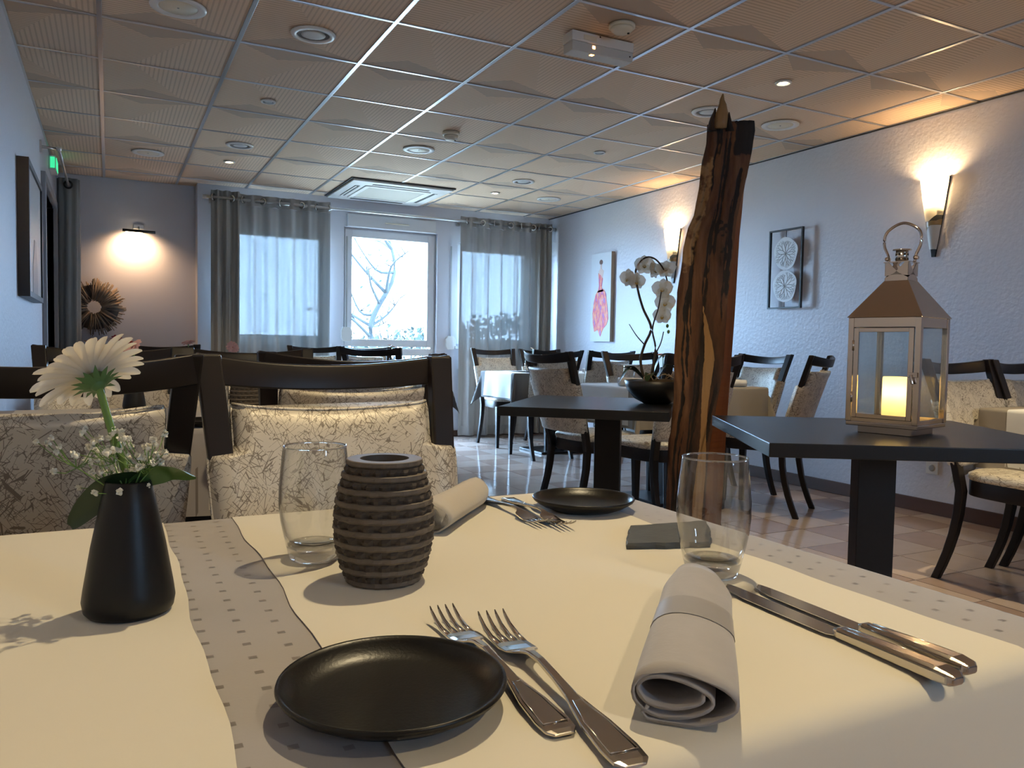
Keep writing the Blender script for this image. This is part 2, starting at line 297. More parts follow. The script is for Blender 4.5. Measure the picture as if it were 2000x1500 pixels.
# ---------------------------------------------------------------- mesh helpers
class MB:
    def __init__(s): s.v = []; s.f = []; s.sm = []
    def add(s, vs, fs, smooth=False):
        o = len(s.v); s.v += [tuple(p) for p in vs]; s.f += [[i + o for i in q] for q in fs]; s.sm += [smooth] * len(fs); return s
    def box(s, x0, x1, y0, y1, z0, z1, M=None):
        vs = [Vector((x, y, z)) for x in (x0, x1) for y in (y0, y1) for z in (z0, z1)]
        if M: vs = [M @ p for p in vs]
        return s.add(vs, [(0, 1, 3, 2), (4, 6, 7, 5), (0, 4, 5, 1), (2, 3, 7, 6), (0, 2, 6, 4), (1, 5, 7, 3)])
    def lathe(s, prof, n=24, c=(0, 0, 0), closed=False, smooth=True, M=None, wob=None):
        vs = []; fs = []
        for k, (r, z) in enumerate(prof):
            for i in range(n):
                a = 2 * PI * i / n; rr = r * (wob(i, k) if wob else 1)
                p = Vector((c[0] + rr * math.cos(a), c[1] + rr * math.sin(a), c[2] + z)); vs.append(M @ p if M else p)
        L = len(prof); rng = range(L if closed else L - 1)
        for k in rng:
            for i in range(n):
                a, b2 = k * n + i, k * n + (i + 1) % n; k2 = (k + 1) % L
                fs.append((a, b2, k2 * n + (i + 1) % n, k2 * n + i))
        if not closed:
            fs.append(tuple(range(n))[::-1]); fs.append(tuple((L - 1) * n + i for i in range(n)))
        return s.add(vs, fs, smooth)
    def tube(s, pts, rad, n=8, smooth=True, flat=1.0, cap=True):
        pts = [Vector(p) for p in pts]; vs = []; fs = []; up = Vector((0, 0, 1)); L = len(pts)
        for k, p in enumerate(pts):
            t = (pts[min(k + 1, L - 1)] - pts[max(k - 1, 0)]).normalized()
            a = t.cross(up)
            if a.length < 1e-3: a = t.cross(Vector((0, 1, 0)))
            a.normalize(); b2 = a.cross(t).normalized(); r = rad[k] if isinstance(rad, (list, tuple)) else rad
            for i in range(n):
                q = 2 * PI * i / n; vs.append(p + a * (r * math.cos(q)) + b2 * (r * flat * math.sin(q)))
        for k in range(L - 1):
            for i in range(n): fs.append((k * n + i, k * n + (i + 1) % n, (k + 1) * n + (i + 1) % n, (k + 1) * n + i))
        if cap: fs.append(tuple(range(n))[::-1]); fs.append(tuple((L - 1) * n + i for i in range(n)))
        return s.add(vs, fs, smooth)
    def loops(s, rings, smooth=True, cap=True, wrap=True):
        n = len(rings[0]); vs = [p for r in rings for p in r]; fs = []
        for k in range(len(rings) - 1):
            for i in range(n if wrap else n - 1): fs.append((k * n + i, k * n + (i + 1) % n, (k + 1) * n + (i + 1) % n, (k + 1) * n + i))
        if cap: fs.append(tuple(range(n))[::-1]); fs.append(tuple((len(rings) - 1) * n + i for i in range(n)))
        return s.add(vs, fs, smooth)
    def prism(s, poly, z0, z1, M=None):
        n = len(poly); vs = [Vector((x, y, z0)) for x, y in poly] + [Vector((x, y, z1)) for x, y in poly]
        if M: vs = [M @ p for p in vs]
        return s.add(vs, [tuple(range(n))[::-1], tuple(range(n, 2 * n))] + [(i, (i + 1) % n, n + (i + 1) % n, n + i) for i in range(n)])
    def mesh(s, name, bevel=0.0, seg=2, angle=0.6):
        me = bpy.data.meshes.new(name); me.from_pydata(s.v, [], s.f); 
        me.polygons.foreach_set('use_smooth', s.sm); bm = bmesh.new(); bm.from_mesh(me)
        bmesh.ops.recalc_face_normals(bm, faces=bm.faces)
        if bevel > 0:
            ed = [e for e in bm.edges if len(e.link_faces) == 2 and e.calc_face_angle(0) > angle]
            bmesh.ops.bevel(bm, geom=ed, offset=bevel, segments=seg, affect='EDGES', profile=0.6)
        bm.to_mesh(me); bm.free(); me.update(); return me

def obj(name, mb, m, parent=None, bevel=0.0, loc=None, rot=None, seg=2, angle=0.6, autosmooth=None, label=None):
    me = mb if isinstance(mb, bpy.types.Mesh) else mb.mesh(name, bevel, seg, angle)
    if m and not me.materials: me.materials.append(MATS[m])
    o = bpy.data.objects.new(name, me); COL.objects.link(o)
    if parent: o.parent = parent
    if loc: o.location = loc
    if rot: o.rotation_euler = rot
    if label: o['label'] = label
    return o
def tag(o, label, cat, group=None, kind=None):
    o['label'] = label; o['category'] = cat
    if group: o['group'] = group
    if kind: o['kind'] = kind
    return o
def thing(name, label, cat, loc=(0, 0, 0), rz=0.0, group=None):
    o = bpy.data.objects.new(name, None); COL.objects.link(o); o.location = loc; o.rotation_euler = (0, 0, rz); o.empty_display_size = 0.05
    return tag(o, label, cat, group)
def struct(name, mb, m, bevel=0.0):
    o = obj(name, mb, m, bevel=bevel) if mb else bpy.data.objects.new(name, None)
    if not mb: COL.objects.link(o)
    o['kind'] = 'structure'; return o
def dup(root, loc, rz=0.0, label=None, group=None, scale=None, rot=None):
    r = root.copy(); COL.objects.link(r); r.location = loc; r.rotation_euler = rot or (0, 0, rz)
    if label: r['label'] = label
    if group: r['group'] = group
    if scale: r.scale = (scale,) * 3
    def rec(a, b2):
        for ch in list(a.children):
            c = ch.copy(); COL.objects.link(c); c.parent = b2; c.matrix_parent_inverse = ch.matrix_parent_inverse.copy(); rec(ch, c)
    rec(root, r); return r
def lerp(a, b2, t): return a + (b2 - a) * t
def smooth_path(pts, n):
    """Catmull-Rom through the points."""
    P = [Vector(p) for p in pts]; out = []
    for i in range(len(P) - 1):
        p0, p1, p2, p3 = P[max(i - 1, 0)], P[i], P[i + 1], P[min(i + 2, len(P) - 1)]
        for k in range(n):
            t = k / n; out.append(0.5 * ((2 * p1) + (p2 - p0) * t + (2 * p0 - 5 * p1 + 4 * p2 - p3) * t * t + (3 * p1 - p0 - 3 * p2 + p3) * t ** 3))
    out.append(P[-1]); return out

# ================================================================ THE ROOM
CZ = 2.449; XL, XR = -0.41, 4.5; YB, YW, YF = 8.09, 7.9, -2.7
# floor
fl = struct('floor', MB().box(XL - .3, XR + .3, YF - .3, YB + .3, -0.08, -0.006), 'grout')
tm = {}
def tile_mesh(w, d, m):
    k = (round(w, 3), round(d, 3), m)
    if k not in tm:
        tm[k] = MB().box(-w / 2, w / 2, -d / 2, d / 2, -0.008, 0).mesh('tile'); tm[k].materials.append(MATS[m])
    return tm[k]
rest = {'tile_cream': MB(), 'tile_rose': MB()}
T = 0.302; x = 2.513 - 10 * T; ix = 0
G = 0.0022
while x < XR:
    y = 2.2 - 17 * T; iy = 0
    while y < YB:
        xa, xb, ya, yb = max(x, XL), min(x + T, XR), max(y, YF), min(y + T, YB)
        if xb - xa > 0.02 and yb - ya > 0.02:
            m = 'tile_cream' if ((ix + iy) % 2 or random.random() < 0.12) else 'tile_rose'
            cxx, cyy = (xa + xb) / 2, (ya + yb) / 2
            seen = cxx > 0.55 + 0.32 * cyy - 0.3 and cyy > 1.0 and cxx < 0.75 + cyy * 2.4 and cxx > 1.3
            if seen:
                o = obj('tile', tile_mesh(xb - xa - 2 * G, yb - ya - 2 * G, m), m, fl, loc=(cxx, cyy, random.uniform(-0.0006, 0.0004)))
            else:
                rest[m].box(xa + G, xb - G, ya + G, yb - G, -0.008, 0)
        y += T; iy += 1
    x += T; ix += 1
for m, r_ in rest.items():
    o = obj('tile_field', r_, m, fl); o['kind'] = 'stuff'

# ceiling with lay-in tiles and exposed grid
ce = struct('ceiling', MB().box(XL - .3, XR + .3, YF - .3, YB + .3, CZ + 0.03, CZ + 0.12), 'dark_gap')
gx = [XL] + [-0.02925 + 0.6 * k for k in range(8)] + [XR]; gy = [YF] + [-2.5 + 0.6 * k for k in range(18)] + [YB]
gy = [g for g in gy if g < YB - 0.05] + [YB]
cm = {}
for i in range(len(gx) - 1):
    for j in range(len(gy) - 1):
        w, d = gx[i + 1] - gx[i] - 0.014, gy[j + 1] - gy[j] - 0.014; k = (round(w, 3), round(d, 3))
        if k not in cm: cm[k] = MB().box(-w / 2, w / 2, -d / 2, d / 2, 0, 0.015).mesh('ceiling_tile', 0.002, 1); cm[k].materials.append(MATS['ceiling_tile'])
        obj('ceiling_tile', cm[k], None, ce, loc=((gx[i] + gx[i + 1]) / 2, (gy[j] + gy[j + 1]) / 2, CZ + random.uniform(0, 0.0025)))
for g in gx:
    obj('ceiling_runner', MB().box(g - 0.011, g + 0.011, YF, YB, CZ - 0.004, CZ + 0.012), 'runner_metal', ce, 0.0015)
for g in gy:
    obj('ceiling_runner', MB().box(XL, XR, g - 0.0085, g + 0.0085, CZ - 0.0035, CZ + 0.012), 'runner_metal', ce, 0.0015)

# walls
struct('wall_right', MB().box(XR, XR + 0.2, YF - .2, YB + .2, -0.05, CZ + 0.05), 'plaster')

DY0, DY1, DZ = 6.42, 7.72, 2.08
w = MB(); w.box(XL - 0.2, XL, YF - .2, DY0, -0.05, CZ + 0.05).box(XL - 0.2, XL, DY1, YB + .2, -0.05, CZ + 0.05).box(XL - 0.2, XL, DY0, DY1, DZ, CZ + 0.05)
struct('wall_left', w, 'plaster')
wb = MB()
def holes(mb, xs, zs, y0, y1, hl):
    for i in range(len(xs) - 1):
        for j in range(len(zs) - 1):
            cx_, cz_ = (xs[i] + xs[i + 1]) / 2, (zs[j] + zs[j + 1]) / 2
            if not any(a < cx_ < b2 and c < cz_ < d for a, b2, c, d in hl): mb.box(xs[i], xs[i + 1], y0, y1, zs[j], zs[j + 1])
W4 = (1.85, 2.2, 1.2, 2.1); wf = MB()
holes(wf, [XL - .2, 1.85, 2.2, XR + .2], [-0.05, 1.2, 2.1, CZ + 0.05], YF - 0.2, YF, [W4]); struct('wall_front', wf, 'plaster')
W1 = (1.02, 1.96, 0.98, 2.10); W2 = (2.12, 3.13, 0.06, 2.17); W3 = (3.36, 4.28, 0.98, 2.10)
holes(wb, [0.80, 1.02, 1.96, 2.12, 3.13, 3.36, 4.28, XR], [-0.05, 0.06, 0.98, 2.10, 2.17, CZ + 0.05], YW, YW + 0.24, [W1, W2, W3])
wb.box(XL - .2, 0.80, YB, YB + 0.2, -0.05, CZ + 0.05).box(0.74, 0.80, YW, YB + 0.2, -0.05, CZ + 0.05)
struct('wall_back', wb, 'plaster_smooth')
struct('baseboard_right', MB().box(XR - 0.015, XR, YF, YW, 0, 0.085), 'skirting_wood', 0.003)
struct('baseboard_back', MB().box(0.80, XR - 0.015, YW - 0.014, YW, 0, 0.06), 'skirting_wood', 0.003)
struct('baseboard_left', MB().box(XL, XL + 0.015, YF, DY0 - 0.06, 0, 0.085), 'skirting_wood', 0.003)
struct('trim_1', MB().box(XR - 0.016, XR, YF, YB, CZ - 0.010, CZ - 0.005), 'dark_gap')

# windows
def window(name, hole, transom=None, label=None, y=None):
    x0, x1, z0, z1 = hole; r = struct(name, None, None); r['label'] = label; yf = YW + 0.06 if y is None else y
    def frame(a, b2, c, d, w_, dep, nm='window_frame', m='white_paint'):
        mb = MB().box(a, a + w_, yf, yf + dep, c, d).box(b2 - w_, b2, yf, yf + dep, c, d).box(a + w_, b2 - w_, yf, yf + dep, c, c + w_).box(a + w_, b2 - w_, yf, yf + dep, d - w_, d)
        return obj(nm, mb, m, r, 0.003)
    frame(x0, x1, z0, z1, 0.045, 0.07)
    yf -= 0.018
    if transom:
        frame(x0 + 0.02, x1 - 0.02, transom + 0.03, z1 - 0.02, 0.075, 0.075, 'sash')
        frame(x0 + 0.02, x1 - 0.02, z0 + 0.02, transom + 0.012, 0.075, 0.075, 'sash')
        for c, d in ((transom + 0.09, z1 - 0.08), (z0 + 0.08, transom - 0.05)):
            obj('pane', MB().box(x0 + 0.08, x1 - 0.08, yf + 0.04, yf + 0.046, c, d), 'pane_glass', r)
    else:
        frame(x0 + 0.02, x1 - 0.02, z0 + 0.02, z1 - 0.02, 0.06, 0.075, 'sash')
        obj('pane', MB().box(x0 + 0.07, x1 - 0.07, yf + 0.04, yf + 0.046, z0 + 0.07, z1 - 0.07), 'pane_glass', r)
        if y is None: obj('window_sill', MB().box(x0 - 0.03, x1 + 0.03, YW - 0.05, YW + 0.06, z0 - 0.03, z0), 'white_paint', r, 0.004)
    return r
window('window_1', W1); w2 = window('window_2', W2, 0.93); window('window_3', W3); window('window_4', W4, y=YF - 0.14)
sb = thing('shutter_box', 'white roller shutter box with vent slot above the middle window', 'shutter box', (2.625, YW, 2.17))
obj('box_body', MB().box(-0.475, 0.475, -0.035, 0, 0.0, 0.125), 'white_paint', sb, 0.004)
obj('vent', MB().box(-0.09, 0.17, -0.045, -0.033, 0.052, 0.064), 'cream_plastic', sb, 0.002)
for i, (x, z, lb) in enumerate(((2.145, 1.07, 'white strap winder on the wall beside the pale curtain and middle window'), (3.285, 1.0, 'white strap winder partly hidden behind the sheer curtain by the corner'))):
    t = thing('strap_winder', lb, 'strap winder', (x, YW, z))
    obj('winder_case', MB().prism([(-0.035, -0.06), (0.035, -0.06), (0.055, -0.03), (0.055, 0.05), (0.035, 0.085), (-0.035, 0.085), (-0.055, 0.05), (-0.055, -0.03)], 0, 0.035, Matrix.Rotation(PI / 2, 4, 'X')), 'white_plastic', t, 0.004)
    obj('strap', MB().box(-0.008, 0.008, -0.014, -0.011, 0.08, 1.05 if i else 1.0), 'grey_plastic', t)

# curtains and their rod
def wavy(x0, x1, z0, z1, n, amp, waves, y, ph=0.0, zw=0.0, nz=14, along='x', th=0.0):
    rows = []
    for j in range(nz + 1):
        tz = j / nz; z = lerp(z1, z0, tz); row = []
        for i in range(n + 1):
            t = i / n; a = amp * (0.65 + 0.35 * tz)
            s_ = math.sin(2 * PI * waves * t + ph + 0.5 * math.sin(3 * tz + t * 4)) * a + 0.25 * a * math.sin(2 * PI * waves * 2.3 * t + 1.3 + tz)
            zz = z + (zw * math.sin(2 * PI * waves * t + ph + 1.0) if j == 0 else 0)
            p = (lerp(x0, x1, t), y + s_, zz)
            row.append(p if along == 'x' else (y + s_, p[0], zz))
        rows.append(row)
    return MB().loops(rows, True, False, False)
rod = thing('curtain_rod', 'long brushed steel curtain rod with end knobs above the back windows', 'curtain rod', (0, 0, 0))
RY, RZ = 7.74, 2.305
obj('rod_tube', MB().tube([(0.80, RY - 0.014, RZ), (4.47, RY - 0.014, RZ)], 0.0135, 12), 'brushed_steel', rod)
for x in (0.80, 4.47): obj('end_knob', MB().tube([(x - 0.03, RY, RZ), (x + 0.02, RY, RZ)], 0.02, 12), 'brushed_steel', rod)
for x in (0.86, 1.96, 3.36, 4.44): obj('rod_bracket', MB().tube([(x, RY, RZ), (x, YW, RZ)], 0.009, 8).box(x - 0.02, x + 0.02, YW - 0.012, YW, RZ - 0.03, RZ + 0.03), 'brushed_steel', rod)
def eyelets(parent, xs):
    for k, x in enumerate(xs):
        M_ = Matrix.Translation((x, RY - 0.014, RZ)) @ Matrix.Rotation(0.75 if k % 2 else -0.6, 4, 'Z') @ Matrix.Rotation(PI / 2, 4, 'Y')
        obj('eyelet', MB().lathe([(0.019, -0.006), (0.034, -0.005), (0.035, 0.005), (0.019, 0.006)], 16, closed=True, M=M_), 'steel', parent)
def curtain(name, label, x0, x1, waves, amp, m, z0, ztop, eye, header=None, n=80, ph=0.0):
    t = thing(name, label, 'curtain', (0, 0, 0))
    obj('drape', wavy(x0, x1, z0, ztop - (0.105 if header else 0), n, amp, waves, RY, ph), m, t)
    if header: obj('header_band', wavy(x0, x1, ztop - 0.105, ztop, n, amp, waves, RY, ph, 0.004, 3), header, t)
    if m == 'sheer': obj('hem', wavy(x0, x1, z0 - 0.002, z0 + 0.10, n, amp * 0.98 + 0.001, waves, RY - 0.002, ph, 0, 3), 'sheer', t)
    eyelets(t, eye); return t
curtain('opaque_curtain', 'opaque taupe eyelet curtain hanging beside the picture light', 0.84, 1.09, 3, 0.032, 'taupe_curtain', 0.03, 2.375, [0.86, 1.02])
curtain('sheer_curtain', 'glowing pale sheer curtain between the picture light and the middle window', 1.09, 1.935, 5, 0.036, 'sheer', 0.03, 2.36, [1.12, 1.30, 1.46, 1.66, 1.80, 1.91], 'sheer_header')
curtain('sheer_curtain', 'pale sheer curtain between the middle window and the room corner', 3.33, 4.24, 5.5, 0.036, 'sheer', 0.02, 2.355, [3.40, 3.58, 3.72, 3.92, 4.05, 4.2], 'sheer_header')
curtain('opaque_curtain', 'opaque taupe eyelet curtain bunched in the far room corner', 4.24, 4.44, 3, 0.03, 'taupe_curtain', 0.02, 2.36, [4.27, 4.41])

# outside: ground tinted warm as if sunlit and a tree seen through the middle window
g_ = struct('ground_outside', MB().box(-30, 40, 8.4, 60, -0.9, -0.6), 'sunlit_ground')
def tree(name, label, base, h, seed, spread=1.0, leafy=120):
    rnd = random.Random(seed); t = thing(name, label, 'tree', base)
    trunk = MB(); pts = smooth_path([(0, 0, 0), (0.08, 0, h * 0.3), (-0.05, 0.05, h * 0.55), (0.28, 0, h * 0.78), (0.12, 0.1, h)], 5)
    trunk.tube(pts, [lerp(0.075, 0.014, i / (len(pts) - 1)) for i in range(len(pts))], 8)
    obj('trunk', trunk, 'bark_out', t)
    tips = []
    for k in range(16):
        f = rnd.uniform(0.25, 0.95); p0 = pts[int(f * (len(pts) - 1))]; a = rnd.uniform(0, 2 * PI); L = rnd.uniform(0.5, 1.15) * spread
        d = Vector((math.cos(a), math.sin(a) * 0.7, rnd.uniform(0.05, 0.7)))
        p1 = p0 + d * L * 0.5 + Vector((0, 0, rnd.uniform(-.1, .15))); p2 = p0 + d * L + Vector((rnd.uniform(-.2, .2), 0, rnd.uniform(0, .3)))
        bpts = smooth_path([p0, p1, p2], 4); br = MB().tube(bpts, [lerp(0.028, 0.007, i / 8) for i in range(9)], 6)
        for j in range(4):
            q = bpts[rnd.randint(3, 8)]; e_ = q + Vector((rnd.uniform(-.3, .3), rnd.uniform(-.2, .2), rnd.uniform(-.05, .3))); br.tube([q, (q + e_) / 2 + Vector((0, 0, .03)), e_], [0.010, 0.007, 0.004], 5); tips.append(e_)
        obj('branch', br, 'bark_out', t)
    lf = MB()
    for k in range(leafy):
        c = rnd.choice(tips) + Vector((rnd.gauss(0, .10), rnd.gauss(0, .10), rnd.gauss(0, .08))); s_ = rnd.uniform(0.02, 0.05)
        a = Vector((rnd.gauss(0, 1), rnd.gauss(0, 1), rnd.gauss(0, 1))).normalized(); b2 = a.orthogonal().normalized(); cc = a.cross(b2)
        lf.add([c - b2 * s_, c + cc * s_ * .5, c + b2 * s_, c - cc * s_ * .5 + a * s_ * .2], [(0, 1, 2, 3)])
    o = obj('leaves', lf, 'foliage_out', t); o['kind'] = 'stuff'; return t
tree('garden_tree', 'bare branching tree with sparse leaves outside the middle window', (3.35, 10.8, -0.6), 3.35, 5, 0.8, 150)
hd = MB(); rnd = random.Random(3)
for k in range(1500):
    xx = rnd.uniform(1.6, 6.2); c = Vector((xx, 11.6 + rnd.gauss(0, .18), 0.98 + 0.17 * (xx - 3.4) + rnd.gauss(0, 0.10) - 0.1 * abs(rnd.gauss(0, 1)))); s_ = rnd.uniform(0.03, 0.07); a = Vector((rnd.gauss(0, 1), rnd.gauss(0, 1), rnd.gauss(0, 1))).normalized(); b2 = a.orthogonal().normalized(); cc = a.cross(b2)
    hd.add([c - b2 * s_, c + cc * s_ * .6, c + b2 * s_, c - cc * s_ * .6 + a * s_ * .3], [(0, 1, 2, 3)])
hr = thing('garden_hedge', 'clipped leafy hedge outside behind the lower window pane', 'hedge', (0, 0, 0))
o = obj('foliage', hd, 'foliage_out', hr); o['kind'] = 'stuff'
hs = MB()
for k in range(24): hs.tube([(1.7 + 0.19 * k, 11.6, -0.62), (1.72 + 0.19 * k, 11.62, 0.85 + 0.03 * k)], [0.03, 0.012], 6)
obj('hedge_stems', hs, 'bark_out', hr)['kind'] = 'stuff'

# ---- left wall: door, rod with curtain, exit sign, framed picture
d_ = struct('door_1', None, None)
obj('door_frame', MB().box(XL - 0.19, XL + 0.03, DY0 - 0.06, DY0, 0, DZ + 0.06).box(XL - 0.19, XL + 0.03, DY1, DY1 + 0.06, 0, DZ + 0.06).box(XL - 0.19, XL + 0.03, DY0, DY1, DZ, DZ + 0.06), 'door_grey', d_, 0.005)
obj('door_leaf', MB().box(XL - 0.09, XL - 0.05, DY0, DY1, 0.004, DZ), 'door_grey', d_, 0.003)
obj('door_handle', MB().tube([(XL - 0.05, DY0 + 0.1, 1.02), (XL + 0.0, DY0 + 0.1, 1.02), (XL + 0.0, DY0 + 0.22, 1.02)], 0.009, 8), 'steel', d_)
t = thing('door_curtain_rod', 'slim steel rod on a bent bracket along the wall above the door', 'curtain rod', (0, 0, 0))
obj('rod_tube', MB().tube([(-0.30, 6.36, 2.30), (-0.30, 8.07, 2.30)], 0.010, 10), 'brushed_steel', t)
obj('rod_bracket', MB().tube([(XL + 0.005, 6.30, 2.29), (-0.315, 6.36, 2.30)], 0.009, 8).box(XL, XL + 0.012, 6.27, 6.33, 2.25, 2.33), 'brushed_steel', t)
obj('end_knob', MB().lathe([(0.005, -0.018), (0.016, -0.012), (0.018, 0), (0.016, 0.012), (0.005, 0.018)], 12, (-0.30, 6.36, 2.30)), 'brushed_steel', t)
t = thing('door_curtain', 'dark grey curtain gathered at the end of the door rod', 'curtain', (0, 0, 0))
ring = []
for j in range(15):
    z = lerp(2.36, 0.02, j / 14); row = []
    for i in range(40):
        a = 2 * PI * i / 40; rr = 1 + 0.16 * math.sin(7 * a + 0.2 * j); row.append((-0.302 + 0.078 * rr * math.cos(a), 7.84 + 0.055 * rr * math.sin(a), z))
    ring.append(row)
obj('drape', MB().loops(ring), 'grey_curtain', t)
obj('eyelet', MB().lathe([(0.022, -0.006), (0.036, -0.005), (0.037, 0.005), (0.022, 0.006)], 16, closed=True, M=Matrix.Translation((-0.30, 7.775, 2.30)) @ Matrix.Rotation(PI / 2, 4, 'X')), 'black_matt', t)
t = thing('exit_sign', 'small green emergency exit lamp above the door beside the steel rod', 'exit sign', (XL, 7.3, 2.36))
obj('sign_box', MB().box(0, 0.05, -0.13, 0.13, -0.055, 0.055), 'white_plastic', t, 0.006)
obj('sign_panel', MB().box(0.05, 0.054, -0.11, 0.11, -0.042, 0.042).box(0.012, 0.044, -0.134, -0.13, -0.042, 0.042), 'exit_green', t)
t = thing('framed_picture', 'tall black box frame with a sepia print on the side wall', 'picture', (XL, 0, 0))
Y0, Y1, Z0, Z1, DP = 4.72, 5.62, 1.20, 1.905, 0.055
obj('frame', MB().box(0, DP, Y0, Y0 + 0.03, Z0, Z1).box(0, DP, Y1 - 0.03, Y1, Z0, Z1).box(0, DP, Y0 + 0.03, Y1 - 0.03, Z0, Z0 + 0.03).box(0, DP, Y0 + 0.03, Y1 - 0.03, Z1 - 0.03, Z1), 'frame_black', t, 0.002)
obj('print', MB().box(0.03, 0.045, Y0 + 0.03, Y1 - 0.03, Z0 + 0.03, Z1 - 0.03), 'sepia_art', t)
obj('printed_figure', MB().prism([(-0.16, 0), (0.16, 0), (0.14, 0.16), (0.08, 0.24), (0.05, 0.30), (-0.05, 0.30), (-0.08, 0.24), (-0.14, 0.16)], 0, 0.002, Matrix.Translation((0.045, 5.17, Z0 + 0.03)) @ Matrix(((0, 0, 1, 0), (1, 0, 0, 0), (0, 1, 0, 0), (0, 0, 0, 1)))), 'dark_art', t)

# ---- back wall alcove: picture light, driftwood wreath, sideboard with flowers
t = thing('picture_light', 'slim brass picture light throwing a warm glow on the back wall', 'wall lamp', (0.25, YB, 1.975))
obj('mount_plate', MB().box(-0.045, 0.045, -0.025, 0, 0.03, 0.075), 'brushed_steel', t, 0.004)
obj('lamp_arm', MB().tube([(0, -0.01, 0.05), (0, -0.09, 0.04), (0, -0.13, 0.0)], 0.006, 8), 'brushed_steel', t)
obj('lamp_bar', MB().tube([(-0.135, -0.13, 0.0), (0.135, -0.13, -0.004)], 0.013, 12), 'black_matt', t)
obj('lamp_strip', MB().box(-0.11, 0.03, -0.134, -0.118, -0.0165, -0.0125), 'lamp_on', t)
add_light('picture_light_glow', 'SPOT', (-0.035, -0.125, -0.03), 14.0, (1.0, 0.62, 0.33), 0.03, t, math.radians(150), 0.8, (0.75, 0, 0))
t = thing('sideboard', 'low dark sideboard against the back wall under the driftwood wreath', 'sideboard', (0.02, 7.86, 0))
obj('carcass', MB().box(-0.20, 0.55, -0.2, 0.21, 0.08, 0.86), 'black_wood', t, 0.004)
obj('top', MB().box(-0.22, 0.57, -0.215, 0.215, 0.86, 0.89), 'black_wood', t, 0.004)
for k in range(2): o = obj('door', MB().box(-0.18 + 0.36 * k, 0.16 + 0.36 * k, -0.215, -0.2, 0.1, 0.84), 'black_wood', t, 0.003); obj('handle', MB().box(0.12 + 0.09 * k, 0.132 + 0.09 * k, -0.235, -0.215, 0.42, 0.54), 'brushed_steel', o)
for sx_ in (-0.16, 0.50):
    for sy in (-0.16, 0.17): obj('leg', MB().box(sx_ - 0.02, sx_ + 0.02, sy - 0.02, sy + 0.02, 0, 0.08), 'black_wood', t)
t = thing('driftwood_wreath', 'round wreath of grey driftwood sticks leaning on the back wall', 'wreath', (-0.115, 8.025, 1.275))
rnd = random.Random(11)
obj('ring_core', MB().lathe([(0.075, -0.012), (0.20, -0.015), (0.20, 0.015), (0.075, 0.012)], 32, closed=True, M=Matrix.Rotation(PI / 2, 4, 'X')), 'lace_dark', t)
for k in range(240):
    a = 2 * PI * k / 240 + rnd.uniform(-.05, .05); r0, r1 = rnd.uniform(0.052, 0.085), rnd.uniform(0.195, 0.262); yy = rnd.uniform(-0.045, 0.02); da = rnd.uniform(-.22, .22)
    p0 = Vector((r0 * math.cos(a), yy, r0 * math.sin(a))); p1 = Vector((r1 * math.cos(a + da), yy + rnd.uniform(-.015, .01), r1 * math.sin(a + da))); q = (p0 + p1) / 2 + Vector((rnd.uniform(-.006, .006), 0, rnd.uniform(-.006, .006)))
    rr = rnd.uniform(0.0035, 0.0085); obj('stick', MB().tube([p0, q, p1], [rr * 0.8, rr, rr * 0.7], 5), rnd.choice(['twig', 'twig', 'twig', 'lace_wood']), t)

def bloom(name, label, m, loc, r, seed):
    rnd = random.Random(seed); t = thing(name, label, 'flower', loc)
    for k in range(11):
        a = 2 * PI * k / 11 + rnd.uniform(-.2, .2); el = rnd.uniform(-0.1, 0.9); d = Vector((math.cos(a) * math.cos(el), math.sin(a) * math.cos(el), math.sin(el))); sd = Vector((-math.sin(a), math.cos(a), 0)) * r * 0.38
        p = [Vector((0, 0, 0)), d * r * .55 - sd, d * r + Vector((0, 0, -.1 * r)), d * r * .55 + sd, d * r * .55 + Vector((0, 0, -.12 * r))]
        obj('petal', MB().add(p, [(0, 1, 4), (0, 4, 3), (1, 2, 4), (4, 2, 3)], True), m, t)
    obj('stem', MB().tube([(0, 0, 0), (0.01, 0.01, -0.05), (0.0, 0.0, loc[2] * 0 - (loc[2] - 0.88))], 0.004, 6), 'stem_green', t); return t
bloom('silk_flower', 'dark red flower below the wreath, towards the bare wall', 'petal_red', (0.06, 7.80, 0.985), 0.07, 1)
bloom('silk_flower', 'small dark red flower set apart on the sideboard end', 'petal_red', (0.17, 7.78, 0.955), 0.045, 2)
bloom('silk_flower', 'rust orange flower at the foot of the wreath beside the dark curtain', 'petal_rust', (-0.13, 7.78, 0.955), 0.075, 3)

# ================================================================ CEILING FITTINGS
def speaker_unit(x, y, r, label):
    t = thing('ceiling_speaker', label, 'ceiling speaker', (x, y, CZ - 0.004), group='round white ceiling speakers')
    obj('rim', MB().lathe([(r * 0.66, 0), (r * 0.7, -0.006), (r * 0.98, -0.006), (r, 0.0)], 40, closed=True), 'white_plastic', t)
    obj('grille', MB().lathe([(r * 0.70, 0.001), (r * 0.68, -0.003), (r * 0.02, -0.0045)], 32), 'cream_plastic', t)
    obj('screw', MB().lathe([(0.006, -0.003), (0.004, -0.007)], 10), 'grey_plastic', t); return t
for x, y, lb in ((0.28, 3.81, 'large round ceiling speaker at the top edge of the photo near the side wall'), (0.281, 6.825, 'round ceiling speaker in the tile row nearest the picture light'), (2.074, 5.636, 'round ceiling speaker in front of the air conditioner'),
                 (3.875, 3.815, 'round ceiling speaker beside the lit wall sconce and timber post'), (3.876, 6.828, 'round ceiling speaker near the far right corner of the ceiling')):
    speaker_unit(x, y, 0.118, lb)
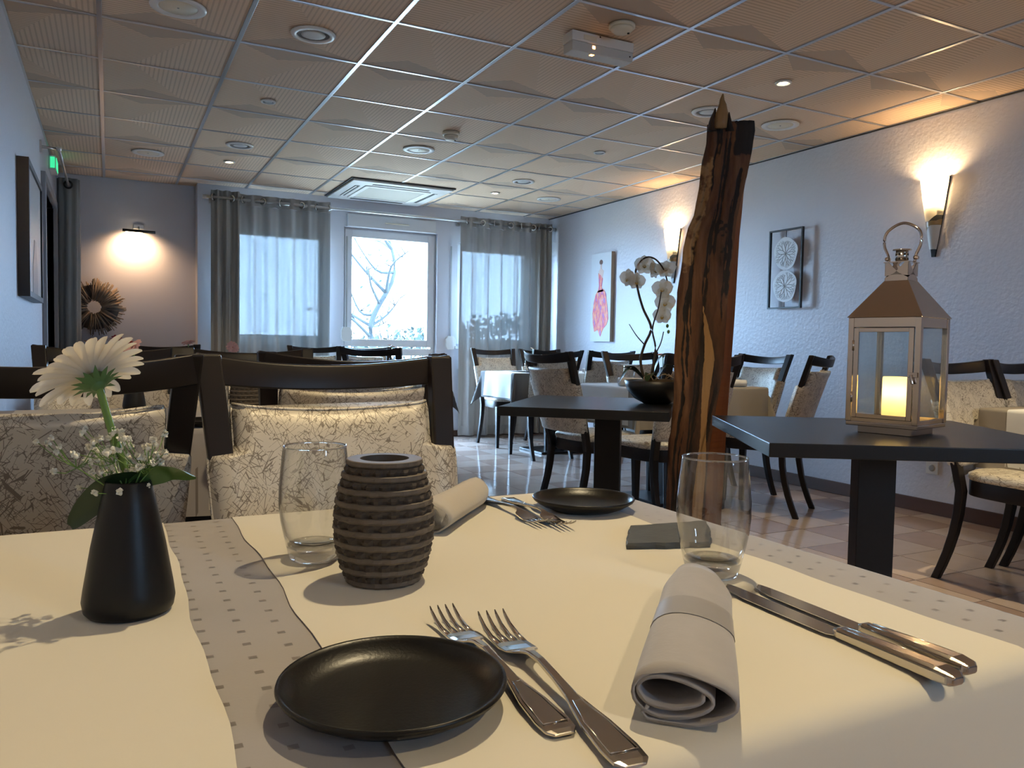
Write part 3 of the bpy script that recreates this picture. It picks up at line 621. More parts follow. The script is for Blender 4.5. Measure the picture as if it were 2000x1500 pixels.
def downlight(x, y, r, label, on=False, power=0.0, cone=84, blend=0.75):
    t = thing('ceiling_spot' if r < 0.06 else 'downlight', label, 'ceiling light', (x, y, CZ - 0.004), group='recessed spots in the ceiling')
    obj('rim', MB().lathe([(r * 0.72, 0.004), (r * 0.74, -0.007), (r * 0.95, -0.006), (r, 0.002)], 32, closed=True), 'white_plastic', t)
    obj('reflector', MB().lathe([(r * 0.74, 0.0), (r * 0.62, 0.010), (r * 0.55, 0.011)], 24), 'steel', t)
    obj('bulb', MB().lathe([(r * 0.55, -0.002), (r * 0.4, -0.005), (r * 0.05, -0.006)], 16), 'lamp_on' if on else 'frost', t)
    if on: add_light('spot_beam', 'SPOT', (0, 0, -0.016), power, WARM, 0.022, t, math.radians(cone), blend)
    return t
downlight(0.872, 3.825, 0.105, 'unlit wide downlight in the tile near the big speaker')
downlight(0.876, 6.215, 0.10, 'unlit wide downlight beside the lit spot over the left curtains')
downlight(3.288, 3.826, 0.105, 'unlit wide downlight behind the tip of the timber post')
downlight(3.278, 6.238, 0.10, 'unlit wide downlight near the lit spot above the right-hand window')
downlight(0.871, 5.003, 0.045, 'small dark unlit spot in the middle of the left tile column')
downlight(3.277, 5.019, 0.045, 'small dark unlit spot between the two wall sconces')
downlight(0.881, 6.816, 0.045, 'small glowing spot above the taupe curtain', True, 24)
downlight(3.288, 6.832, 0.045, 'small glowing spot beside the air conditioner', True, 24)
downlight(3.279, 3.216, 0.045, 'bright glowing spot between emergency lamp and wall sconce', True, 40, 66, 0.7)
downlight(0.80, 1.06, 0.045, 'glowing spot above the set table, out of the picture', True, SPOT_W, 130, 0.35)
downlight(3.279, 1.35, 0.045, 'glowing spot above the lantern side tables, out of the picture', True, 80, 66, 0.6)
downlight(0.871, -0.9, 0.045, 'added fill spot behind the camera', True, 34, 110, 0.6)  # unseen spot added as warm fill, bouncing onto the ceiling
def smoke(x, y, r, h, label):
    t = thing('smoke_detector', label, 'smoke detector', (x, y, CZ - 0.002))
    obj('base', MB().lathe([(r, 0.0), (r, -h * 0.35), (r * 0.92, -h * 0.4)], 28), 'cream_plastic', t)
    obj('head', MB().lathe([(r * 0.82, -h * 0.38), (r * 0.85, -h * 0.6), (r * 0.62, -h * 0.95), (r * 0.2, -h)], 28), 'cream_plastic', t)
    obj('indicator', MB().lathe([(0.006, -0.001), (0.005, -0.006)], 8, (r * 0.45, -r * 0.2, -h * 0.92)), 'dark_gap', t)
smoke(2.102, 5.08, 0.058, 0.055, 'small round smoke detector in front of the round speaker')
smoke(2.078, 3.02, 0.06, 0.035, 'flat round smoke detector behind the emergency lamp')
t = thing('emergency_light', 'boxy white emergency lamp with an orange indicator on the ceiling', 'emergency light', (2.075, 3.205, CZ - 0.004))
obj('housing', MB().box(-0.172, 0.172, -0.043, 0.043, -0.045, 0), 'white_plastic', t, 0.004)
obj('cover', MB().box(-0.17, 0.17, -0.041, 0.041, -0.09, -0.045), 'frost', t, 0.006)
obj('sticker', MB().box(-0.11, -0.04, -0.0445, -0.043, -0.034, -0.012), 'cream_plastic', t)
obj('indicator', MB().box(-0.060, -0.046, -0.0425, -0.0405, -0.068, -0.054), 'led_orange', t, 0.0008)
obj('indicator', MB().box(-0.062, -0.044, -0.030, -0.014, -0.0915, -0.0895), 'led_orange', t)
for k in range(2): obj('screw', MB().lathe([(0.004, 0), (0.003, 0.002)], 8, M=Matrix.Translation((-0.02 + 0.17 * k, -0.043, -0.008 - 0.06 * k)) @ Matrix.Rotation(PI / 2, 4, 'X')), 'dark_gap', t)
t = thing('air_conditioner', 'square white ceiling cassette air conditioner before the middle window', 'air conditioner', (2.40, 7.35, CZ - 0.004))
S_ = 0.475
obj('panel', MB().box(-S_, S_, -S_, -S_ + 0.16, -0.022, 0).box(-S_, S_, S_ - 0.16, S_, -0.022, 0).box(-S_, -S_ + 0.16, -S_ + 0.16, S_ - 0.16, -0.022, 0).box(S_ - 0.16, S_, -S_ + 0.16, S_ - 0.16, -0.022, 0), 'white_plastic', t, 0.006)
obj('intake_grille', MB().box(-0.27, 0.27, -0.27, 0.27, -0.026, -0.01), 'ac_grille', t, 0.004)
obj('grille_rim', MB().box(-0.315, 0.315, -0.315, -0.27, -0.030, -0.01).box(-0.315, 0.315, 0.27, 0.315, -0.030, -0.01).box(-0.315, -0.27, -0.27, 0.27, -0.030, -0.01).box(0.27, 0.315, -0.27, 0.27, -0.030, -0.01), 'white_plastic', t, 0.003)
for a in range(4):
    M_ = Matrix.Rotation(a * PI / 2, 4, 'Z')
    obj('air_slot', MB().box(-0.27, 0.27, -0.40, -0.355, -0.0235, -0.018, M_), 'dark_gap', t)
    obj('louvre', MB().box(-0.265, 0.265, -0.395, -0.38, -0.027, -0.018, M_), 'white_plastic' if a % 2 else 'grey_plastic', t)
obj('shadow_gap', MB().box(-S_ - 0.02, S_ + 0.02, -S_ - 0.02, S_ + 0.02, -0.006, 0.002), 'dark_gap', t)

# ================================================================ WALL LAMPS AND ART
def sconce(label, loc, rz, power):
    t = thing('wall_sconce', label, 'wall lamp', loc, rz, 'cone shaped wall sconces')      # local: wall at y=0, room towards -y
    obj('back_plate', MB().prism([(-0.088, 0.475), (0.088, 0.475), (0.012, 0.0), (-0.012, 0.0)], 0, 0.012, Matrix.Rotation(PI / 2, 4, 'X')), 'black_matt', t, 0.002)
    def cone(z0, z1, th, tilt=0.0):
        rings = []
        for z in [lerp(z0, z1, k / 8) for k in range(9)]:
            row = []
            for i in range(21):
                a = PI * i / 20; zz = z + (tilt * math.cos(a) * (1 if z == z0 else 0) if tilt else 0); f = 0.011 + 0.078 * ((max(zz, 0.02)) / 0.475) ** 0.85
                row.append((f * math.cos(a) * 0.97, -0.012 - (f * 0.98 - th) * math.sin(a), zz))
            rings.append(row)
        return MB().loops(rings, True, False, False)
    obj('shade', cone(0.215, 0.472, 0, 0.045), 'shade_glass', t)
    obj('trim_band', cone(0.185, 0.214, -0.001, 0.04), 'amber_strip', t)
    obj('lower_cone', cone(0.045, 0.20, 0.001), 'frost', t)
    obj('bulb', MB().lathe([(0.006, 0.30), (0.018, 0.33), (0.020, 0.36), (0.012, 0.385), (0.003, 0.392)], 12, (0, -0.055, 0)), 'lamp_on', t)
    add_light('sconce_bulb', 'POINT', (0, -0.07, 0.425), power, (1.0, 0.66, 0.32), 0.028, t)
    return t
sconce('lit cone wall sconce above the lantern on the textured wall', (XR, 3.14, 1.575), -PI / 2, 9)
sconce('lit cone wall sconce half hidden behind the timber post', (XR, 5.64, 1.575), -PI / 2, 9)
sconce('lit wall sconce cut off at the edge by the framed picture', (XL, 3.08, 1.575), PI / 2, 8)
sconce('added fill sconce beyond the picture edge on the textured wall', (XR, 0.64, 1.575), -PI / 2, 9)  # last three sconces are added out of view to warm walls and ceiling
sconce('added fill sconce behind the camera on the textured wall', (XR, -1.86, 1.575), -PI / 2, 9)
sconce('added fill sconce behind the camera by the side wall', (XL, -1.9, 1.575), PI / 2, 9)

t = thing('metal_wall_art', 'thin black frame holding two white lacy discs on the textured wall', 'wall art', (XR, 0, 0))
Y0, Y1, Z0, Z1 = 4.13, 4.45, 1.30, 1.885
xx = -0.035
obj('frame', MB().box(xx - 0.02, xx, Y0, Y0 + 0.011, Z0, Z1).box(xx - 0.02, xx, Y1 - 0.011, Y1, Z0, Z1).box(xx - 0.02, xx, Y0 + 0.011, Y1 - 0.011, Z0, Z0 + 0.011).box(xx - 0.02, xx, Y0 + 0.011, Y1 - 0.011, Z1 - 0.011, Z1), 'frame_black', t)
obj('hanging_wire', MB().tube([(xx - 0.01, 4.29, Z0), (xx - 0.01, 4.29, Z1)], 0.0018, 5), 'frame_black', t)
def disc_outline(seed, R_=0.112):
    return [(R_ * (1 + 0.04 * math.sin(3 * a + seed) + 0.03 * math.sin(5 * a)) * math.cos(a), R_ * 1.08 * (1 + 0.04 * math.sin(2 * a + seed)) * math.sin(a)) for a in [2 * PI * i / 48 for i in range(48)]]
def lace_veins(seed):
    rnd = random.Random(seed); mb = MB(); R_ = 0.112
    def grow(p, a, L, lev):
        q = (p[0] + L * math.cos(a), p[1] + L * math.sin(a)); mb.tube([(0, *p), (0, *q)], 0.0024 - 0.0004 * lev, 4)
        if lev < 4 and math.hypot(*q) < R_ * 0.9:
            for s_ in (-1, 1): grow(q, a + s_ * rnd.uniform(0.2, 0.5), L * rnd.uniform(0.62, 0.85), lev + 1)
    for k in range(9): grow((0, 0), 2 * PI * k / 9 + rnd.uniform(-.15, .15), 0.034, 0)
    return mb
for k, z in enumerate((1.705, 1.465)): 
    dk = obj('lacy_disc', MB().prism(disc_outline(k), 0, 0.004, Matrix(((0, 0, 1, 0), (1, 0, 0, 0), (0, 1, 0, 0), (0, 0, 0, 1)))), 'coral_white', t, loc=(xx - 0.012, 4.29, z))
    obj('veins', lace_veins(k + 1), 'grey_plastic', dk)

t = thing('dress_painting', 'narrow canvas painting of a figure in a red gown on the wall', 'painting', (XR, 0, 0))
Y0, Y1, Z0, Z1 = 6.57, 6.93, 1.05, 1.95
obj('canvas', MB().box(-0.042, -0.002, Y0, Y1, Z0, Z1), 'canvas', t, 0.002)
obj('canvas_side', MB().box(-0.0415, -0.002, Y0 - 0.003, Y0, Z0 + 0.002, Z1 - 0.002), 'canvas_side', t)
def paint(name, poly, m, k): # poly in (y from canvas centre towards picture left, z)
    vs = [(-0.0425 - 0.0012 * k, 6.75 + a, 1.5 + b2) for a, b2 in poly]; vs2 = [(-0.0415, 6.75 + a, 1.5 + b2) for a, b2 in poly]; n = len(poly)
    obj(name, MB().add(vs + vs2, [tuple(range(n)), tuple(range(n, 2 * n))[::-1]] + [(i, (i + 1) % n, n + (i + 1) % n, n + i) for i in range(n)]), m, t)
paint('painted_hair', [(0.03 * math.cos(a), 0.355 + 0.026 * math.sin(a)) for a in [2 * PI * i / 12 for i in range(12)]], 'paint_hair', 1)
paint('painted_neck', [(-0.012, 0.34), (0.012, 0.34), (0.012, 0.29), (0.04, 0.265), (0.02, 0.17), (-0.02, 0.17), (-0.05, 0.265), (-0.012, 0.29)], 'paint_skin', 1)
paint('painted_bodice', [(0.045, 0.25), (-0.005, 0.22), (-0.035, 0.19), (-0.02, 0.1), (-0.06, 0.06), (0.05, 0.05), (0.03, 0.12)], 'paint_dress', 2)
paint('painted_skirt', [(0.05, 0.07), (-0.06, 0.08), (-0.10, 0.03), (-0.13, -0.1), (-0.15, -0.22), (-0.12, -0.28), (-0.06, -0.32), (-0.01, -0.40), (0.04, -0.33), (0.10, -0.35), (0.13, -0.26), (0.14, -0.16), (0.12, -0.05), (0.09, 0.03)], 'paint_dress', 2)
t = thing('wall_socket', 'white round wall socket low on the textured wall', 'socket', (XR, 3.09, 0.285))
obj('plate', MB().box(-0.01, 0, -0.04, 0.04, -0.04, 0.04), 'white_plastic', t, 0.003)
obj('socket_well', MB().lathe([(0.022, 0), (0.020, 0.004), (0.012, 0.004)], 20, M=Matrix.Translation((-0.009, 0, 0)) @ Matrix.Rotation(-PI / 2, 4, 'Y')), 'grey_plastic', t)

# ================================================================ CHAIRS
def rect_sweep(pts, wx, wy):
    rings = []
    for (x, y, z), a, b2 in zip(pts, wx, wy): rings.append([(x - a / 2, y - b2 / 2, z), (x + a / 2, y - b2 / 2, z), (x + a / 2, y + b2 / 2, z), (x - a / 2, y + b2 / 2, z)])
    return MB().loops(rings, False)
def post_y(z): return 0.178 + (max(z - 0.42, 0) / 0.545) ** 1.15 * 0.165
def chair_proto():
    t = thing('dining_chair', 'chair', 'chair')
    for s in (-1, 1):
        zs = [0, 0.06, 0.13, 0.21, 0.30, 0.40, 0.50, 0.60, 0.70, 0.78, 0.86, 0.962]
        pts = []; wx = []; wy = []
        for z in zs:
            if z <= 0.40: u = (0.40 - z) / 0.40; y = 0.176 + 0.095 * u ** 1.9; x = 0.186 + 0.006 * u; a = lerp(0.038, 0.028, u)
            else: y = post_y(z); x = 0.186 + 0.042 * ((z - 0.40) / 0.56) ** 1.2; a = lerp(0.038, 0.046, (z - 0.4) / 0.56)
            pts.append((s * x, y, z)); wx.append(a); wy.append(0.034 if z < 0.6 else 0.030)
        obj('rear_leg', rect_sweep(pts, wx, wy), 'black_wood', t, 0.004)
        pts = [(s * 0.188, -0.178, 0), (s * 0.186, -0.176, 0.2), (s * 0.184, -0.174, 0.40)]
        obj('front_leg', rect_sweep(pts, [0.027, 0.035, 0.044], [0.027, 0.035, 0.044]), 'black_wood', t, 0.004)
    rings = []
    for i in range(21):
        q = -1 + 2 * i / 20; bow = 1 - q * q; x = 0.2475 * q; y = post_y(0.93) + 0.058 * bow; th = 0.024
        zt, zb = 0.965 - 0.024 * bow, 0.910 - 0.018 * bow; ly = 0.012
        rings.append([(x, y - th / 2 - ly * 0.5, zb), (x, y - th / 2 + ly * 0.6, zt), (x, y + th / 2 + ly * 0.6, zt), (x, y + th / 2 - ly * 0.5, zb)])
    obj('top_rail', MB().loops(rings, True), 'black_wood', t, 0.004, angle=0.5)
    # upholstered back: wide below, notched where the posts come out
    rows = [(0.505, 0.205), (0.515, 0.212), (0.56, 0.218), (0.62, 0.224), (0.69, 0.230), (0.755, 0.234), (0.776, 0.234), (0.783, 0.231), (0.788, 0.192), (0.80, 0.1885), (0.828, 0.1895), (0.857, 0.190), (0.869, 0.188)]
    NU = 18; fr, bk = [], []
    for k, (z, hw) in enumerate(rows):
        rf, rb = [], []
        for i in range(NU + 1):
            q = -1 + 2 * i / NU; x = hw * q; bow = 1 - (x / 0.2475) ** 2; zz = z - (0.014 * (1 - q * q) if z > 0.83 else 0)
            y0 = post_y(z) + 0.050 * bow
            e1 = min(1, (1 - abs(q)) / 0.10); e2 = min(1, (zz - 0.495) / 0.035, max(0, (0.877 - z)) / 0.035 + 0.15); ed = math.sqrt(max(0.0, 1 - (1 - e1) ** 2)) * math.sqrt(max(0.0, 1 - (1 - min(1, e2)) ** 2))
            rf.append((x, y0 - 0.018 - 0.032 * ed, zz)); rb.append((x, y0 + 0.016 + 0.008 * ed, zz))
        fr.append(rf); bk.append(rb)
    rings = [fr[k] + bk[k][::-1] for k in range(len(rows))]
    obj('backrest', MB().loops(rings, True), 'upholstery', t)
    pip = [(p[0], p[1] + 0.004, p[2]) for p in [r_[-1] for r_ in fr]] ; 
    for s in (0, -1):
        pts = [Vector(r_[s]) + Vector((0, 0.003, 0)) for r_ in fr]; obj('piping', MB().tube(pts, 0.0035, 6), 'upholstery', t)
    obj('piping', MB().tube([Vector(p) + Vector((0, 0.002, 0.002)) for p in fr[-1]], 0.0035, 6), 'upholstery', t)
    def seat_ring(z, gx_, gy_):
        row = []
        for i in range(40):
            a = 2 * PI * i / 40; ca, sa = math.cos(a), math.sin(a); ex = 0.55
            x = math.copysign(abs(ca) ** ex, ca); y = math.copysign(abs(sa) ** ex, sa); wq = lerp(0.232, 0.196, (y + 1) / 2)
            row.append((x * wq * gx_, -0.012 + y * 0.212 * gy_ - (0.012 * (1 - x * x) if y < 0 else 0), z))
        return row
    obj('seat_frame', MB().loops([seat_ring(0.385, 0.97, 0.97), seat_ring(0.452, 0.97, 0.97)], True), 'black_wood', t, 0.003)
    obj('seat', MB().loops([seat_ring(0.448, 0.96, 0.96), seat_ring(0.462, 1.0, 1.0), seat_ring(0.478, 0.99, 0.985), seat_ring(0.490, 0.90, 0.88), seat_ring(0.496, 0.6, 0.6), seat_ring(0.498, 0.1, 0.1)], True), 'upholstery', t)
    return t
CH = chair_proto(); first = [True]
GRP = 'dark wood dining chairs with crackled cream upholstery'
def chair(x, y, rz, label):
    x += 0.058 * math.sin(rz); y -= 0.058 * math.cos(rz)
    if first[0]:
        first[0] = False; CH.location = (x, y, 0); CH.rotation_euler = (0, 0, rz); CH['label'] = label; CH['group'] = GRP; return CH
    return dup(CH, (x, y, 0), rz, label, GRP)
chair(0.388, 1.255, 0.0, 'brightly lit dining chair facing the camera behind the candle holder')
chair(-0.105, 1.745, PI, 'dining chair with its shaded back turned, behind the white gerbera')
chair(0.578, 2.305, PI, 'dining chair seen from behind just beyond the brightly lit chair')
chair(0.50, 2.965, 0.02, 'dining chair facing the camera beyond the second table, behind the lit chair')
chair(0.0, 2.965, -0.02, 'dining chair facing the camera at the second table behind the gerbera')
chair(0.33, 5.56, 0.05, 'dining chair at the far left table under the bare back wall')
chair(1.70, 7.065, 0.0, 'dining chair with its back to the glowing sheer curtain')
chair(2.20, 7.065, 0.03, 'dining chair with its back to the middle window')
chair(1.93, 5.92, PI - 0.75, 'dining chair turned sideways in front of the middle window')
chair(3.53, 7.045, 0.0, 'dining chair at the end of the window table before the sheer curtain')
chair(4.08, 7.045, 0.0, 'dining chair tucked in the room corner by the bunched taupe curtain')
chair(3.45, 6.135, PI, 'dining chair seen from behind at the window table below the corner curtain')
chair(4.0, 6.135, PI, 'dining chair seen from behind below the gown painting')
chair(3.46, 4.545, 0.0, 'dining chair facing the camera behind the orchid stems')
chair(2.505, 3.92, PI / 2 + 0.05, 'dining chair seen from behind beside the bare side table corner')
chair(2.73, 3.43, PI, 'dining chair mostly hidden behind the orchid bowl')
chair(3.83, 4.12, -PI / 2, 'dining chair against the textured wall just right of the timber post')
chair(3.655, 3.59, math.radians(-151.4), 'dining chair seen edge-on between timber post and lantern')
chair(3.43, 1.975, 0.0, 'dining chair facing the camera behind the lantern')
chair(3.905, 1.965, 0.0, 'dining chair cut off by the picture edge beside the lantern')

# ================================================================ TABLES AND CLOTHS
def hang(e, R_, fl=0.03):
    if e <= 0: return 0.0, 0.0
    q = R_ * PI / 2
    if e < q: a = e / R_; return R_ * math.sin(a), -R_ * (1 - math.cos(a))
    return R_ + fl * (e - q), -R_ - (e - q)
def drape_pt(a, b2, hx, hy, R_, off, seed):
    ea, eb = max(0, abs(a) - (hx - R_)), max(0, abs(b2) - (hy - R_)); sa, sb = math.copysign(1, a), math.copysign(1, b2)
    if ea == 0 and eb == 0: return (a, b2, off)
    if eb == 0:
        o, z = hang(ea, R_); w_ = 0.05 * max(0, ea - 0.04) * math.sin(b2 * 21 + seed + sa); return (sa * (hx - R_ + o + off + w_), b2, z + (off if ea < R_ else 0))
    if ea == 0:
        o, z = hang(eb, R_); w_ = 0.05 * max(0, eb - 0.04) * math.sin(a * 21 + seed * 2 + sb); return (a, sb * (hy - R_ + o + off + w_), z + (off if eb < R_ else 0))
    r_ = math.hypot(ea, eb); th = math.atan2(eb, ea); o, z = hang(r_, R_); s2 = math.sin(2 * th)
    o += 0.30 * max(0, r_ - 0.03) * s2 ** 4 - 0.02 * max(0, r_ - .03) * math.sin(4 * th) ** 2
    return (sa * (hx - R_ + (o + off) * math.cos(th)), sb * (hy - R_ + (o + off) * math.sin(th)), z)
def lines(h, drop, R_, n, a0=None, a1=None):
    lo, hi = (-(h - R_) - drop, (h - R_) + drop) if a0 is None else (a0, a1)
    base = [lerp(-(h - R_), h - R_, i / n) for i in range(n + 1)]
    ext = [R_ * PI / 2 * k / 4 for k in range(1, 5)] + [lerp(R_ * PI / 2, drop, k / 7) for k in range(1, 8)]
    full = sorted(set([-(h - R_) - e for e in ext] + base + [h - R_ + e for e in ext]))
    if a0 is None: return full
    return sorted([v for v in full if a0 + 0.004 < v < a1 - 0.004] + [a0, a1])
def cloth_mesh(hx, hy, drop, R_=0.014, xr=None, yr=None, off=0.0, n=16, seed=0.0, wob=0.0):
    xs = lines(hx, drop, R_, n, *(xr or (None, None))); ys = lines(hy, drop, R_, n, *(yr or (None, None)))
    rows = []
    for a in xs:
        row = []
        for b2 in ys:
            aa, bb = a, b2
            if wob and xr and a in (xs[0], xs[-1]): aa = a + wob * (math.sin(b2 * 19 + a * 7) + 0.6 * math.sin(b2 * 47))
            p = drape_pt(aa, bb, hx, hy, R_, off, seed)
            if wob and abs(bb) < hy - R_ and abs(aa) < hx - R_: p = (p[0], p[1], p[2] + 0.0002 * (1 + math.sin(aa * 60 + bb * 23)) * (1 if off else 0))
            row.append(p)
        rows.append(row)
    mb = MB().loops(rows, True, False, False)
    return mb
def table(label, x0, x1, y0, y1, clabel, overlays=(), drop=0.23, cm_='cloth_grey', seed=0.0, group=None, R_=0.014):
    cx_, cy_ = (x0 + x1) / 2, (y0 + y1) / 2; hx, hy = (x1 - x0) / 2, (y1 - y0) / 2; Z = 0.75
    t = thing('dining_table', label, 'table', (cx_, cy_, 0), group='pedestal dining tables under cloths')
    obj('tabletop', MB().box(-hx + 0.006, hx - 0.006, -hy + 0.006, hy - 0.006, Z - 0.032, Z - 0.004), 'black_wood', t, 0.006)
    for sx_ in ((0,) if hx < 0.7 else (-hx * 0.5, hx * 0.5)):
        obj('pedestal', MB().box(sx_ - 0.045, sx_ + 0.045, -0.045, 0.045, 0.02, Z - 0.032), 'black_laminate', t, 0.004)
        obj('base_plate', MB().box(sx_ - 0.22, sx_ + 0.22, -0.22, 0.22, 0.0, 0.02), 'black_laminate', t, 0.004)
    c = obj('tablecloth', cloth_mesh(hx, hy, drop, R_, seed=seed), cm_, loc=(cx_, cy_, Z)); tag(c, clabel, 'tablecloth', 'grey tablecloths')
    for lb, xr, yr, m_, wob in overlays:
        xr2 = (xr[0] - cx_, xr[1] - cx_) if xr else (-hx - drop + 0.03, hx + drop - 0.03); yr2 = (yr[0] - cy_, yr[1] - cy_) if yr else (-hy - drop + 0.03, hy + drop - 0.03)
        o = obj('table_runner', cloth_mesh(hx, hy, drop, R_, xr2, yr2, 0.0011, seed=seed, wob=wob, n=28), m_, loc=(cx_, cy_, Z)); tag(o, lb, 'table runner', 'cloth overlays across the tables')
    return t
table('long table in the foreground under the grey dotted cloth', -0.385, 0.747, 0.345, 1.115, 'grey dotted tablecloth on the foreground table',
      [('cream cloth overlay in the foreground carrying plates, glasses and cutlery', (0.145, 0.648), None, 'overlay_white', 0.0022),
       ('cream cloth overlay in the foreground under the black flower vase', (-0.36, 0.062), None, 'overlay_white', 0.0018)], 0.22, R_=0.022)
table('second table behind the lit chair and gerbera', -0.33, 0.8, 2.24, 3.01, 'grey tablecloth on the second table behind the lit chair',
      [('narrow cream overlay on the second table below the tumbler', (0.235, 0.66), None, 'overlay_white', 0.001), ('cream overlay on the second table behind the gerbera', (-0.27, 0.14), None, 'overlay_white', 0.001)], 0.24, seed=1)
table('far left table below the bare back wall', -0.15, 0.95, 4.85, 5.58, 'grey tablecloth on the far left table', [('pale overlay on the far left table', (0.1, 0.7), None, 'overlay_far', 0)], seed=2)
table('table in front of the middle window', 1.62, 2.56, 6.16, 6.90, 'grey tablecloth with hanging corner below the middle window',
      [('pale overlay on the table by the middle window', (1.75, 2.44), None, 'overlay_far', 0)], 0.25, 'dark_runner', seed=3)
table('window table beside the corner sheer curtain', 3.15, 4.32, 6.10, 6.81, 'grey tablecloth on the window table by the corner',
      [('pale overlay hanging bright over the window table end', None, (6.16, 6.70), 'overlay_far', 0), ('pale overlay on the window table towards the gown painting', (3.36, 3.9), None, 'overlay_far', 0)], 0.25, 'dark_runner', seed=4)
table('table behind the orchid and timber post', 2.75, 3.78, 3.74, 4.50, 'taupe tablecloth on the table behind the orchid',
      [('pale overlay on the table behind the orchid', None, (3.84, 4.38), 'overlay_far', 0)], 0.25, 'cloth_taupe', seed=5)
table('table at the picture edge beyond the lantern', 3.42, 4.36, 1.28, 2.15, 'grey tablecloth at the picture edge beyond the lantern',
      [('pale overlay on the table beyond the lantern', None, (1.40, 2.02), 'overlay_far', 0)], 0.27, 'cloth_taupe', seed=6)

def pedestal_table(label, corner, ang, sx_, size, po):
    ca, sa = math.cos(ang), math.sin(ang); c = (corner[0] + sx_ / 2 * ca - size / 2 * sa, corner[1] + sx_ / 2 * sa + size / 2 * ca)
    t = thing('side_table', label, 'side table', (c[0], c[1], 0), ang)
    h = size / 2
    obj('tabletop', MB().box(-sx_ / 2, sx_ / 2, -h, h, 0.713, 0.75), 'black_laminate', t, 0.0025)
    obj('pedestal', MB().box(po - 0.055, po + 0.055, -0.035, 0.035, 0.02, 0.713), 'black_laminate', t, 0.003)
    obj('base_plate', MB().box(po - 0.22, po + 0.22, -0.24, 0.24, 0.0, 0.02), 'black_laminate', t, 0.004)
    obj('top_bracket', MB().box(-0.16, 0.16, -0.03, 0.03, 0.70, 0.713), 'black_laminate', t)
    return t
pedestal_table('square black side table carrying the orchid bowl', (1.357, 2.764), math.radians(-40.5), 0.662, 0.79, 0.06)
pedestal_table('square black side table carrying the steel lantern', (1.502, 1.480), math.radians(-31.5), 0.83, 0.83, 0.0)

# ================================================================ TIMBER POST
def interp(tab, y):
    for (y0, v0), (y1, v1) in zip(tab, tab[1:]):
        if y0 <= y <= y1: return lerp(v0, v1, (y - y0) / (y1 - y0))
    return tab[0][1] if y < tab[0][0] else tab[-1][1]
PW = 0.002025
def pz(y): return 1.963 - 0.002024 * (y - 200)
Ltab = [(250, 1368), (286, 1367), (320, 1360), (376, 1355), (424, 1347), (449, 1336), (488, 1328), (530, 1325), (572, 1319), (636, 1318), (706, 1316), (776, 1318), (846, 1313), (862, 1309), (944, 1309), (1170, 1306)]
Rtab = [(250, 1449), (267, 1452), (348, 1451), (404, 1448), (460, 1444), (600, 1440), (720, 1435), (832, 1430), (900, 1428), (1170, 1420)]
Btab = [(250, 1449), (267, 1451), (314, 1445), (359, 1437), (404, 1427), (446, 1420), (474, 1418), (600, 1408), (720, 1404), (800, 1392), (890, 1380), (1170, 1372)]
Stab = [(600, 1366), (640, 1370), (700, 1376), (770, 1374), (830, 1371), (890, 1366), (1170, 1362)]   # pale streak centre
post = thing('timber_post', 'tall rough timber slab with bark edge standing between the side tables', 'timber post', (2.107, 2.425, 0), math.atan2(-0.4556, 0.89))
rnd = random.Random(21)
NC = 44; ys = [250 + k * 6.2 for k in range(150)]
ridges = [(rnd.uniform(0.06, 0.97), rnd.uniform(0.015, 0.04), rnd.uniform(0, 6), rnd.uniform(0.6, 1.0)) for _ in range(9)] + [(0.90, 0.06, 1.0, 1.0), (0.55, 0.035, 2.0, 0.9)]
rings = []; sapv = []; darkv = []
def sstep(e0, e1, x): t_ = min(1, max(0, (x - e0) / (e1 - e0))); return t_ * t_ * (3 - 2 * t_)
for y in ys:
    l, r_, b2 = interp(Ltab, y), interp(Rtab, y), interp(Btab, y); z = max(pz(y), 0.0)
    row = []
    for i in range(NC + 1):
        t_ = i / NC; px_ = lerp(l, b2, t_); base = -0.075 * (0.10 + 0.9 * math.sin(t_ * PI * 0.56)); dd = 0.0; dk = 0.0
        for c, w_, ph, am in ridges:
            q = (t_ - c - 0.05 * math.sin(y * 0.011 + ph) - 0.012 * math.sin(y * 0.07 + ph * 5)) / w_; g = math.exp(-q * q) * am * sstep(-0.6, 0.1, math.sin(y * 0.015 + ph)); dd -= 0.010 * g * (0.6 + 0.5 * math.sin(y * 0.05 + ph * 3)); dk = max(dk, g)
        kn = math.exp(-((y - 455) / 26) ** 2 - ((t_ - 0.66) / 0.22) ** 2) + 0.9 * math.exp(-((y - 500) / 18) ** 2 - ((t_ - 0.8) / 0.15) ** 2)
        if y < 330: dk = max(dk, sstep(0.52, 0.66, t_) * sstep(330, 300, y))
        dk = max(dk, 0.9 * sstep(0.45, 0.8, kn) * (0.5 + 0.5 * math.sin(y * 0.4 + t_ * 31)))
        dd += 0.022 * kn + rnd.uniform(-0.0016, 0.0016) + 0.004 * math.sin(t_ * 40 + math.sin(y * 0.03) * 3) * (1 - t_)
        row.append(((px_ - 1380) * PW, base - dd, z)); sp_ = 0.0
        if y > 600: sp_ = sstep(1.0, 0.7, abs(px_ - interp(Stab, y) - 2 * math.sin(y * 0.03)) / (0.6 + 10.0 * sstep(590, 720, y) * (0.85 + 0.25 * math.sin(y * 0.021))))
        sp_ = max(sp_, 0.55 * sstep(0.34, 0.2, t_) * sstep(290, 330, y) * sstep(560, 500, y))
        sapv.append(sp_); darkv.append(dk if sp_ < 0.6 else 0.0)
    row += [((r_ - 1380) * PW, 0.045, z), (((l + r_) / 2 - 1380) * PW, 0.055, z), ((l + 16 - 1380) * PW, 0.025, z)]; sapv += [0, 0, 0]; darkv += [0, 0, 0]
    rings.append(row)
mb = MB().loops(rings, True); me = mb.mesh('slab'); n = NC + 4
